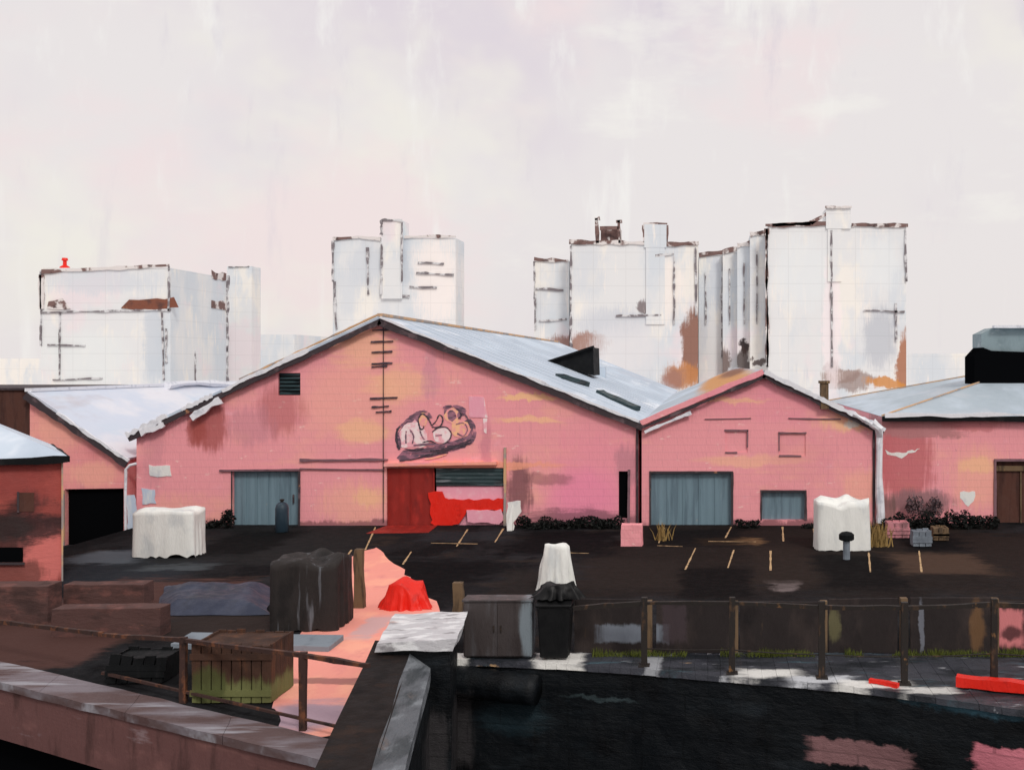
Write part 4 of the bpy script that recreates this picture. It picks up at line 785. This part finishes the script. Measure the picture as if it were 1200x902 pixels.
lowbox('low_wall', 'broad brown wall stub below the brick house at the left edge', 'wall', M['brick'], -60, 56, 730, 686, .6)
# timber posts
for (px, yb, yt, l) in [(421, 712, 643, 'weathered timber post standing in the salmon path left of the red tarpaulin'), (537, 738, 682, 'short timber post beside the grey cabinet')]:
    b = G(px, yb); t = P(px, yt, b.y); wd = .24 if px < 600 else .12
    mb = MB(); mb.bar(b, t, wd, wd*.8, jit=.25, seg=9)
    tag(mb.build('timber_post', M['woodpost'], loc=b, amp=.01, ns=5), l, 'post', 'weathered timber posts')
# cabinet
cd = 22.9; cb = thing('cabinet', 'grey brown steel cabinet with a pale edge painted as if lit on the quay beside the black bin', 'cabinet', (fx(585, cd), cd, 0))
x0, x1 = fx(543, cd), fx(623, cd); mb = MB(); mb.box(x0, x1, cd, cd+.5, .06, 1.3); mb.build('body', M['cabinet'], cb, bevel=.02)
mb = MB(); mb.box(x0-.03, x1+.03, cd-.03, cd+.53, 1.302, 1.34); mb.build('top', M['cabinet'], cb)
for a_, b_ in ((x0+.03, (x0+x1)/2-.008), ((x0+x1)/2+.008, x1-.03)):
    mb = MB(); mb.box(a_, b_, cd-.022, cd-.002, .1, 1.26); dr = mb.build('door', M['cabinet'], cb)
    mb = MB(); hx = b_-.08 if a_ < (x0+x1)/2-.3 else a_+.06; mb.box(hx, hx+.025, cd-.05, cd-.023, .62, .78); mb.build('handle', M['railmetal'], dr)
mb = MB(); mb.box(x0+.05, x1-.05, cd+.05, cd+.45, .012, .058); mb.build('plinth', M['black'], cb)
# wheelie bin
bd = 22.7; bn = thing('wheeled_bin', 'black wheeled bin with rubbish heaped on its lid beside the steel cabinet', 'bin', (fx(650, bd), bd, 0))
x0, x1 = fx(629, bd), fx(668, bd)
mb = MB(); mb.add([(x0+.06, bd+.05, .08), (x1-.06, bd+.05, .08), (x1-.06, bd+.6, .08), (x0+.06, bd+.6, .08), (x0, bd, 1.22), (x1, bd, 1.22), (x1, bd+.7, 1.22), (x0, bd+.7, 1.22)], [[0, 1, 5, 4], [1, 2, 6, 5], [2, 3, 7, 6], [3, 0, 4, 7], [0, 1, 2, 3], [4, 5, 6, 7]]); mb.build('body', M['bin'], bn, bevel=.03)
mb = MB(); mb.prism([(x0-.03, bd-.05, 1.222), (x0-.03, bd+.75, 1.222), (x0-.03, bd+.75, 1.33), (x0-.03, bd+.3, 1.36), (x0-.03, bd-.05, 1.28)], (x1-x0+.06, 0, 0)); mb.build('lid', M['bin'], bn, bevel=.02)
for xx in (x0+.08, x1-.14):
    mb = MB(); mb.prism([(xx, bd+.55+.1*math.cos(i*.524), .1+.1*math.sin(i*.524)) for i in range(12)], (.06, 0, 0)); mb.build('wheel', M['bin'], bn)
drape('rubbish_bag', 'shaggy black rubbish bag lying on the lid of the wheeled bin', 'bag', M['bin'], (x0+x1)/2+.03, bd+.35, .95, .6, .42, 31, lump=.6, fold=.2, hem=.05, power=2.5, taper=.3).location.z = 1.36
# white board and pink block against the hall
mb = MB(); mb.prism(ragged([P(595, 588, 40.8), P(610, 587, 40.8), P(611, 600, 40.8), P(602, 612, 40.8), P(602, 632, 40.8), P(596, 637, 38.8+1.6), P(593, 612, 40.8)], .03, .15), (0, .08, 0))
tag(mb.build('leaning_board', M['white'], loc=P(600, 620, 40.8)), 'torn white board propped by the right jamb of the red doorway', 'board')
b = G(740, 640); mb = MB(); mb.box(b.x-.38, b.x+.38, b.y, b.y+.5, -.02, .78); tag(mb.build('concrete_block', M['hall'], loc=(b.x, b.y, 0), sub=4, amp=.03, ns=3), 'pink concrete block in the yard below the corner pipe', 'block')
for (px0, px1, yb, yt, m, l) in [(1040, 1066, 631, 612, 'dullpink', 'pale pink crate in front of the dark hedge'), (1070, 1092, 641, 622, 'slab', 'blue grey crate right of the pale pink crate'), (1094, 1112, 634, 618, 'woodpost', 'small ochre crate right of the blue grey crate')]:
    crate('crate', l, 'crate', M[m], px0, px1, yb, yt, .6, 3)
# bollard by the right tarpaulin
b = G(992, 655); bo = thing('bollard', 'dark capped bollard with pale worn shaft in front of the lumpy white tarpaulin', 'bollard', b)
mb = MB(); mb.lathe(b, [(.12, 0), (.12, .62), (.10, .64)], 12); mb.build('shaft', M['slab'], bo, smooth=False)
mb = MB(); mb.lathe(b+Vector((0, 0, .64)), [(.2, 0), (.26, .04), (.26, .2), (.18, .27), (.05, .3)], 14); mb.build('cap', M['black'], bo)
# gas cylinder by the left door
b = G(323, 626); b.y += .6; gc = thing('gas_cylinder', 'dark blue gas cylinder standing before the blue grey sliding door', 'gas cylinder', b)
mb = MB(); mb.lathe(b, [(.22, 0), (.25, .03), (.25, .92), (.22, 1.06), (.14, 1.15), (.07, 1.18)], 18); mb.build('body', M['bluedark'], gc, smooth=True)
mb = MB(); mb.lathe(b+Vector((0, 0, 1.18)), [(.06, 0), (.06, .05), (.09, .06), (.09, .1), (.03, .12)], 10); mb.build('valve', M['railmetal'], gc)

# ------------------------------------------------------------------ planting
def foliage(name, label, cat, m, boxes, n, size, seed, kind=None, parent=None):
    rnd = random.Random(seed); mb = MB()
    for (cx, cy, cz, rx, ry, rz) in boxes:
        for i in range(n):
            a, zc = rnd.uniform(0, 6.283), rnd.uniform(-1, 1); r = rnd.random()**.4; k = math.sqrt(1-zc*zc)
            p = Vector((cx+rx*r*k*math.cos(a), cy+ry*r*k*math.sin(a), max(.02, cz+rz*r*zc)))
            p += noise.noise_vector(p*2)*.12; p.z = max(.02, p.z)
            d1 = Vector((rnd.uniform(-1, 1), rnd.uniform(-1, 1), rnd.uniform(-.6, 1))).normalized(); d2 = d1.cross(Vector((rnd.uniform(-1, 1), rnd.uniform(-1, 1), rnd.uniform(-1, 1)))).normalized(); s_ = size*rnd.uniform(.5, 1.3)
            mb.add([p-d1*s_, p+d2*s_*.5, p+d1*s_, p-d2*s_*.5], [[0, 1, 2, 3]])
    b = boxes[0]; o = mb.build(name, m, loc=(b[0], b[1], 0), recalc=False); return tag(o, label, cat)
def row(px0, px1, d, h, n, rnd=random):
    out = []
    for i in range(n):
        px = px0+(px1-px0)*(i+.5)/n; hh = h*rnd.uniform(.6, 1.25); out.append((fx(px, d), d+rnd.uniform(-.1, .15), hh*.45, abs(px1-px0)*d/F/n*.75, .35, hh*.6))
    return out
foliage('hedge', 'low black hedge at the foot of the big hall right of the red doorway', 'hedge', M['leaf'], row(606, 728, 41.3, .42, 9), 380, .07, 1)
foliage('hedge', 'dark hedge in front of the pink end building', 'hedge', M['leaf'], row(1036, 1168, 41.2, .62, 9), 450, .07, 2)
foliage('shrub', 'black shrub left of the blue grey sliding door', 'shrub', M['leaf'], [(fx(266, 41.3), 41.3, .35, .3, .25, .42), (fx(250, 41.3), 41.35, .15, .4, .25, .2)], 450, .07, 3)
foliage('shrub', 'low black shrub between the two blue grey shutters', 'shrub', M['leaf'], [(fx(876, 41.4), 41.4, .12, .6, .25, .2)], 450, .07, 4)
foliage('shrub', 'small black shrub right of the small blue grey shutter', 'shrub', M['leaf'], [(fx(948, 41.4), 41.4, .1, .35, .25, .16)], 300, .06, 5)
foliage('shrub', 'greyish round shrub against the stained wall, nearer the white downpipe', 'shrub', M['greyleaf'], [(fx(1072, 42), 42, .8, .42, .3, .5)], 420, .075, 6)
foliage('shrub', 'greyish round shrub against the stained wall, nearer the brown door', 'shrub', M['greyleaf'], [(fx(1095, 42.1), 42.1, .75, .38, .3, .46)], 420, .075, 7)
def tuft(px, yb, h, wd, n, seed, label):
    rnd = random.Random(seed); b = G(px, yb); mb = MB()
    for i in range(n):
        x, y = b.x+rnd.gauss(0, wd), b.y+rnd.gauss(0, .1); hh = h*rnd.uniform(.5, 1); lx, ly = rnd.gauss(0, .14), rnd.gauss(0, .1); s_ = .02
        mb.add([(x-s_, y, 0), (x+s_, y, 0), (x+lx*.4+s_*.7, y+ly*.4, hh*.6), (x+lx, y+ly, hh), (x+lx*.4-s_*.7, y+ly*.4, hh*.6)], [[0, 1, 2, 3, 4]])
    tag(mb.build('grass_tuft', M['drygrass'], loc=b, recalc=False), label, 'grass tuft')
tuft(1028, 640, 1.0, .22, 90, 5, 'dry ochre grass tuft between the lumpy white tarpaulin and the pale pink crate')
tuft(776, 633, .75, .12, 40, 6, 'dry ochre grass tuft below the wide blue grey shutter')
tuft(1098, 612, .8, .3, 60, 7, 'dry grass tuft in the dark hedge by the end building')

# ------------------------------------------------------------------ skyline
def tower(name, label, px0, px1, yt, d, depth, bl=(), lines=(), group=None):
    x0, x1 = fx(px0, d), fx(px1, d); zt = fz(yt, d); r = thing(name, label, 'tower block', ((x0+x1)/2, d, 0))
    mb = MB(); mb.box(x0, x1, d, d+depth, -.5, zt); mb.build('wall', towermat(name+'_render', bl, d), r)
    r['d'] = d; r['group'] = 'pale tower blocks on the skyline'
    return r
def tl(r, segs, m='towerline', nm='joint', w=.24, jit=.75):
    d = r['d']; mb = MB()
    for (a, b, c, e) in segs:
        p, q = P(a, b, d-.12), P(c, e, d-.12); mb.bar(p, q, w, .3, jit=jit, seg=max(4, int((p-q).length/.7)), side=(0, 1, 0))
    return mb.build(nm, M[m], r)
def tb(r, nm, px0, py0, px1, py1, off, dep, m): 
    d = r['d']+off; mb = MB(); mb.box(fx(px0, d), fx(px1, d), d, d+dep, fz(py1, d), fz(py0, d)); return mb.build(nm, m if not isinstance(m, str) else M[m], r)
white_t = towermat('tower_plain_render', [], 170)
GB = S(206, 214, 222)
t1 = tower('tower_block', 'broad white slab block with brown band and red vent, far left', 48, 200, 314, 170, 20, [(120, 330, 70, 14, GB, .6, .6), (180, 400, 12, 50, S(196, 206, 216), .7, .6), (100, 420, 50, 30, S(228, 234, 234), .8, .5)])
tl(t1, [(48, 317, 48, 405), (49, 366, 200, 363), (198, 312, 198, 365), (190, 365, 192, 445), (195, 385, 195, 425), (56, 404, 100, 405), (70, 366, 70, 444), (62, 445, 120, 443)])
tl(t1, [(49, 318, 90, 316.5), (90, 316, 198, 311)], 'towertrim', 'parapet', .5, .5)
tl(t1, [(49, 322, 49, 362)], 'towertrim', 'edge_strip', .8, .6)
d_ = t1['d']; mb = MB(); mb.prism(ragged([P(143, 362, d_-.2), P(152, 353, d_-.2), P(185, 349, d_-.2), P(205, 350, d_-.2), P(207, 361, d_-.2), P(190, 363, d_-.2)], .3, 1.2), (0, .18, 0)); mb.build('balcony_recess', M['towerbrown'], t1)
mb = MB(); mb.prism(ragged([P(54, 362, d_-.2), P(57, 354, d_-.2), P(72, 351, d_-.2), P(82, 362, d_-.2)], .3, 1.0), (0, .18, 0)); mb.build('balcony_recess', M['towertrim'], t1)
xs_ = fx(200, 170)
mb = MB()
for (y0, y1, z0, z1) in [(184, 189.5, fz(328, 188), fz(320, 188)), (183, 189.5, fz(363, 188), fz(353, 188))]: mb.prism(ragged([Vector((0, 0, z0)), Vector((y1-y0, 0, z0)), Vector((y1-y0, 0, z1)), Vector((0, 0, z1))], .25, 1.2), (0, .1, 0))
mb2 = MB(); [mb2.add([(xs_+.02+v.y, (184 if i < len(mb.v)//2 else 183)+v.x, v.z) for v in mb.v], mb.f) for i in (0,)]; mb2.build('side_recess', M['towertrim'], t1)
mb = MB(); mb.bar((xs_+.08, 189.8, 0), (xs_+.08, 189.8, fz(322, 188)), .5, .3, jit=.8, seg=30); mb.bar((xs_+.08, 178, 0), (xs_+.08, 178, 9), .25, .2, jit=.8, seg=20); mb.build('side_joint', M['towerline'], t1)
b = P(76, 317, 172); mb = MB(); mb.lathe((b.x, b.y, b.z-.3), [(.85, 0), (.75, .9), (.3, 1.2), (.28, 1.9), (.5, 2.0), (.4, 2.4)], 10); partlabel(mb.build('roof_vent', M['red'], t1), 'small red roof vent')
g1 = tower('tower_block', 'faint pale block just right of the slab block with the red vent', 266, 295, 312, 200, 4, [])
tl(g1, [(268, 313, 292, 312)], w=.2)
t2 = tower('tower_block', 'white block with a square stair turret behind the big hall ridge', 390, 534, 279, 170, 6, [(430, 310, 20, 30, GB, .7, .6), (470, 300, 10, 40, S(200, 210, 220), .7, .6), (410, 340, 15, 30, GB, .5, .6), (510, 330, 25, 50, S(246, 240, 236), .9, .6)])
tl(t2, [(390, 282, 390, 330), (392, 330, 394, 386), (431, 290, 431, 345), (445, 346, 480, 347), (490, 308, 520, 309), (488, 320, 532, 322), (480, 336, 512, 337), (446, 340, 470, 343)], w=.3)
tl(t2, [(390, 280, 420, 278), (420, 278, 446, 280), (474, 278, 534, 277)], 'towertrim', 'parapet', .45, .6)
tt = tb(t2, 'stair_turret', 447, 258, 471, 350, -.5, 4, white_t)
mb = MB(); d_ = 169.4
for (a, b, c, e) in [(447, 258, 471, 258), (447, 258, 447, 275), (471, 260, 471, 330), (447, 285, 447, 345)]: mb.bar(P(a, b, d_), P(c, e, d_), .3, .2, jit=.8, seg=12, side=(0, 1, 0))
mb.build('turret_joint', M['towerline'], tt)
ta = tower('tower_block', 'narrow white block at the left of the right-hand tower group', 626, 667, 306, 174, 14, [(632, 360, 10, 20, GB, .6, .6), (680, 402, 40, 12, S(150, 112, 102), .9, .4)])
tl(ta, [(626, 306, 626, 350), (627, 345, 627, 386), (628, 338, 660, 340), (632, 376, 664, 374)], w=.3); tl(ta, [(626, 303.5, 666, 306)], 'towertrim', 'parapet', .5, .6)
tb_ = tower('tower_block', 'wide white block with turret and brown tank frame on its roof', 669, 818, 286, 170, 14, [(720, 380, 40, 18, S(204, 210, 218), .8, .6), (755, 358, 8, 8, S(120, 108, 110), .9, .4), (812, 405, 13, 42, S(140, 98, 82), .95, .35), (690, 402, 22, 14, S(160, 120, 106), .9, .35), (800, 440, 24, 14, S(190, 130, 84), .95, .45), (780, 340, 20, 40, S(246, 240, 234), .8, .6), (788, 446, 14, 14, S(160, 120, 110), .8, .5), (735, 410, 40, 30, S(222, 224, 228), .8, .6), (690, 320, 18, 30, GB, .5, .6)])
tl(tb_, [(669, 288, 669, 410), (722, 370, 775, 369), (790, 300, 790, 380), (768, 300, 790, 298), (815, 290, 816, 370)], w=.3)
tl(tb_, [(667, 284, 756, 285), (780, 286, 819, 285)], 'towertrim', 'parapet', .6, .5)
tb(tb_, 'turret', 755, 263, 781, 290, -.3, 4, white_t); tb(tb_, 'stair_strip', 757, 288, 779, 380, -.25, .3, white_t)
tl(tb_, [(754, 262, 782, 262), (782, 264, 782, 284), (754, 264, 754, 284)], 'towertrim', 'turret_rim', .35, .7)
fr = tb(tb_, 'tank', 704, 268, 727, 284, 1, 3, 'towertrim')
tl(tb_, [(699, 256, 700, 285), (725, 258, 726, 285), (697, 257, 703, 256), (722, 260, 729, 259), (703, 268, 725, 267)], 'towertrim', 'tank_frame', .5, .5)
ty = {}
for i, (a, b, yt, d, l, bl) in enumerate([(819, 847, 299, 174, 'low step of pale block beside the wide block with the tank frame', [(838, 330, 8, 30, S(204, 212, 222), .8, .6), (826, 360, 6, 50, GB, .6, .6)]),
                       (847, 866, 295, 172, 'second step of the pale stepped blocks, with a dark base', [(855, 300, 6, 20, WHITE, .6, .6), (850, 430, 6, 20, S(110, 92, 86), .9, .4)]),
                       (864, 884, 288, 170, 'third step of the pale stepped blocks, dark figure-like stain below', [(871, 408, 6, 8, S(60, 52, 54), 1, .3), (871, 424, 9, 16, S(74, 60, 58), .9, .4)]),
                       (879, 899, 275, 168, 'tallest and thinnest of the pale stepped blocks', [(890, 425, 8, 4, S(80, 66, 64), .9, .4)])]):
    t = tower('tower_block', l, a, b, yt, d, 12, bl); tl(t, [(b-1, yt+3, b-1, 420), (a+8, yt+20, a+8, 380)], 'towerline', 'joint', .22, .9)
    tl(t, [(a, yt, b, yt-3)], 'towertrim', 'parapet', .8, .6)
td = tower('tower_block', 'tallest wide white tower with brown parapet and turret, right of the group', 900, 1062, 264, 165, 14, [(1030, 395, 18, 36, S(190, 196, 204), .85, .6), (1058, 425, 8, 36, S(170, 116, 88), .95, .4), (985, 440, 24, 8, S(160, 138, 130), .9, .4), (1000, 448, 30, 8, S(150, 130, 124), .8, .5), (975, 430, 8, 8, S(150, 140, 140), .8, .5), (940, 320, 35, 40, S(228, 234, 236), .8, .6), (1030, 310, 25, 30, S(228, 234, 236), .8, .6), (975, 380, 10, 80, S(246, 236, 238), .7, .5), (1040, 450, 25, 6, OCHRE, .9, .4)])
tl(td, [(898.5, 268, 899.5, 430), (1061, 268, 1062, 330), (1060, 365, 1012, 364), (974, 270, 975, 430), (1050, 355, 1050, 400)], w=.3)
tl(td, [(898, 268, 899, 430)], 'towertrim', 'edge_strip', .5, .7)
tl(td, [(897, 264, 968, 262), (998, 264, 1064, 264), (905, 264, 950, 262), (950, 262, 970, 250)], 'towertrim', 'parapet', .6, .5)
tu = tb(td, 'turret', 968, 244, 997, 268, -.3, 5, white_t); tb(td, 'stair_strip', 970, 268, 986, 330, -.2, .3, white_t)
mb = MB(); mb.bar(P(967, 243, 164.5), P(998, 243, 164.5), .3, .3, jit=.7, seg=10, side=(0, 1, 0)); mb.build('turret_rim', M['towertrim'], tu)
# faint far terraces closing the skyline
for (a, b, yt, d, l) in [(200, 345, 392, 230, 'low pale far terrace between the slab block and the big hall roof'), (535, 640, 402, 230, 'low pale far terrace behind the big hall roof'), (1062, 1165, 414, 230, 'low pale far terrace right of the tallest tower'), (-160, 50, 420, 230, 'low pale far terrace at the left edge of the skyline'), (1165, 1400, 410, 240, 'low pale far terrace behind the roof lantern')]:
    t = tower('far_terrace', l, a, b, yt, d, 20, []); t['category'] = 'terrace'; t['group'] = 'faint far terraces'
for o in list(COL.objects):
    if 'd' in o.keys(): del o['d']

# ------------------------------------------------------------------ world, sun, camera
wd = bpy.data.worlds.new('World'); scn.world = wd; t = NT(wd)
sky = t.n('ShaderNodeTexSky', sky_type='NISHITA', sun_disc=False, sun_elevation=R(42), sun_rotation=R(152), altitude=0, air_density=1, dust_density=6, ozone_density=1)
tc = t.n('ShaderNodeTexCoord').outputs['Generated']
colr = S(239, 233, 232)
for (c_, s_, lo, hi, am) in [(S(229, 219, 226), (2.0, 2.0, 1.6), .44, .60, .9), (S(247, 243, 232), (2.6, 2.6, 3.4), .50, .66, .9), (S(246, 229, 229), (3.0, 3.0, 4.5), .52, .66, .85), (S(250, 247, 243), (22, 22, 2.6), .54, .70, .75), (S(216, 208, 219), (26, 26, 3.5), .58, .76, .5), (S(250, 247, 240), (5, 5, 14), .56, .70, .55), (S(241, 238, 236), (9, 9, 26), .64, .76, .45)]:
    colr = t.mix(t.ma('MULTIPLY', t.mr(t.noise(tc, s_, 5, .6).outputs[0], lo, hi), am), colr, c_)
sk = t.vm('MULTIPLY', sky.outputs[0], (.1, .1, .1))
fin = t.mix(.93, sk, colr)
bg = t.n('ShaderNodeBackground'); t.l(fin, bg.inputs[0]); bg.inputs[1].default_value = 1.0
o = t.n('ShaderNodeOutputWorld'); t.l(bg.outputs[0], o.inputs[0])

sl = bpy.data.lights.new('sun', 'SUN'); sl.energy = 1.4; sl.angle = R(12); sl.color = (1, .96, .9)
so = bpy.data.objects.new('sun', sl); COL.objects.link(so); so.location = (20, -30, 40)
dirv = Vector((math.sin(R(152))*math.cos(R(42)), math.cos(R(152))*math.cos(R(42)), math.sin(R(42))))   # towards the sun
so.rotation_euler = (-dirv).to_track_quat('-Z', 'Y').to_euler()

cam = bpy.data.cameras.new('camera'); co = bpy.data.objects.new('camera', cam); COL.objects.link(co)
co.location = (0, 0, H); co.rotation_euler = (R(90), 0, 0); cam.sensor_width = 36; cam.lens = 36
cam.shift_x = (600-CX)/1200; cam.shift_y = -(451-CY)/1200; cam.clip_end = 8000; cam.clip_start = .1
scn.camera = co
scn.view_settings.view_transform = 'Standard'; scn.view_settings.look = 'None'; scn.view_settings.exposure = 0
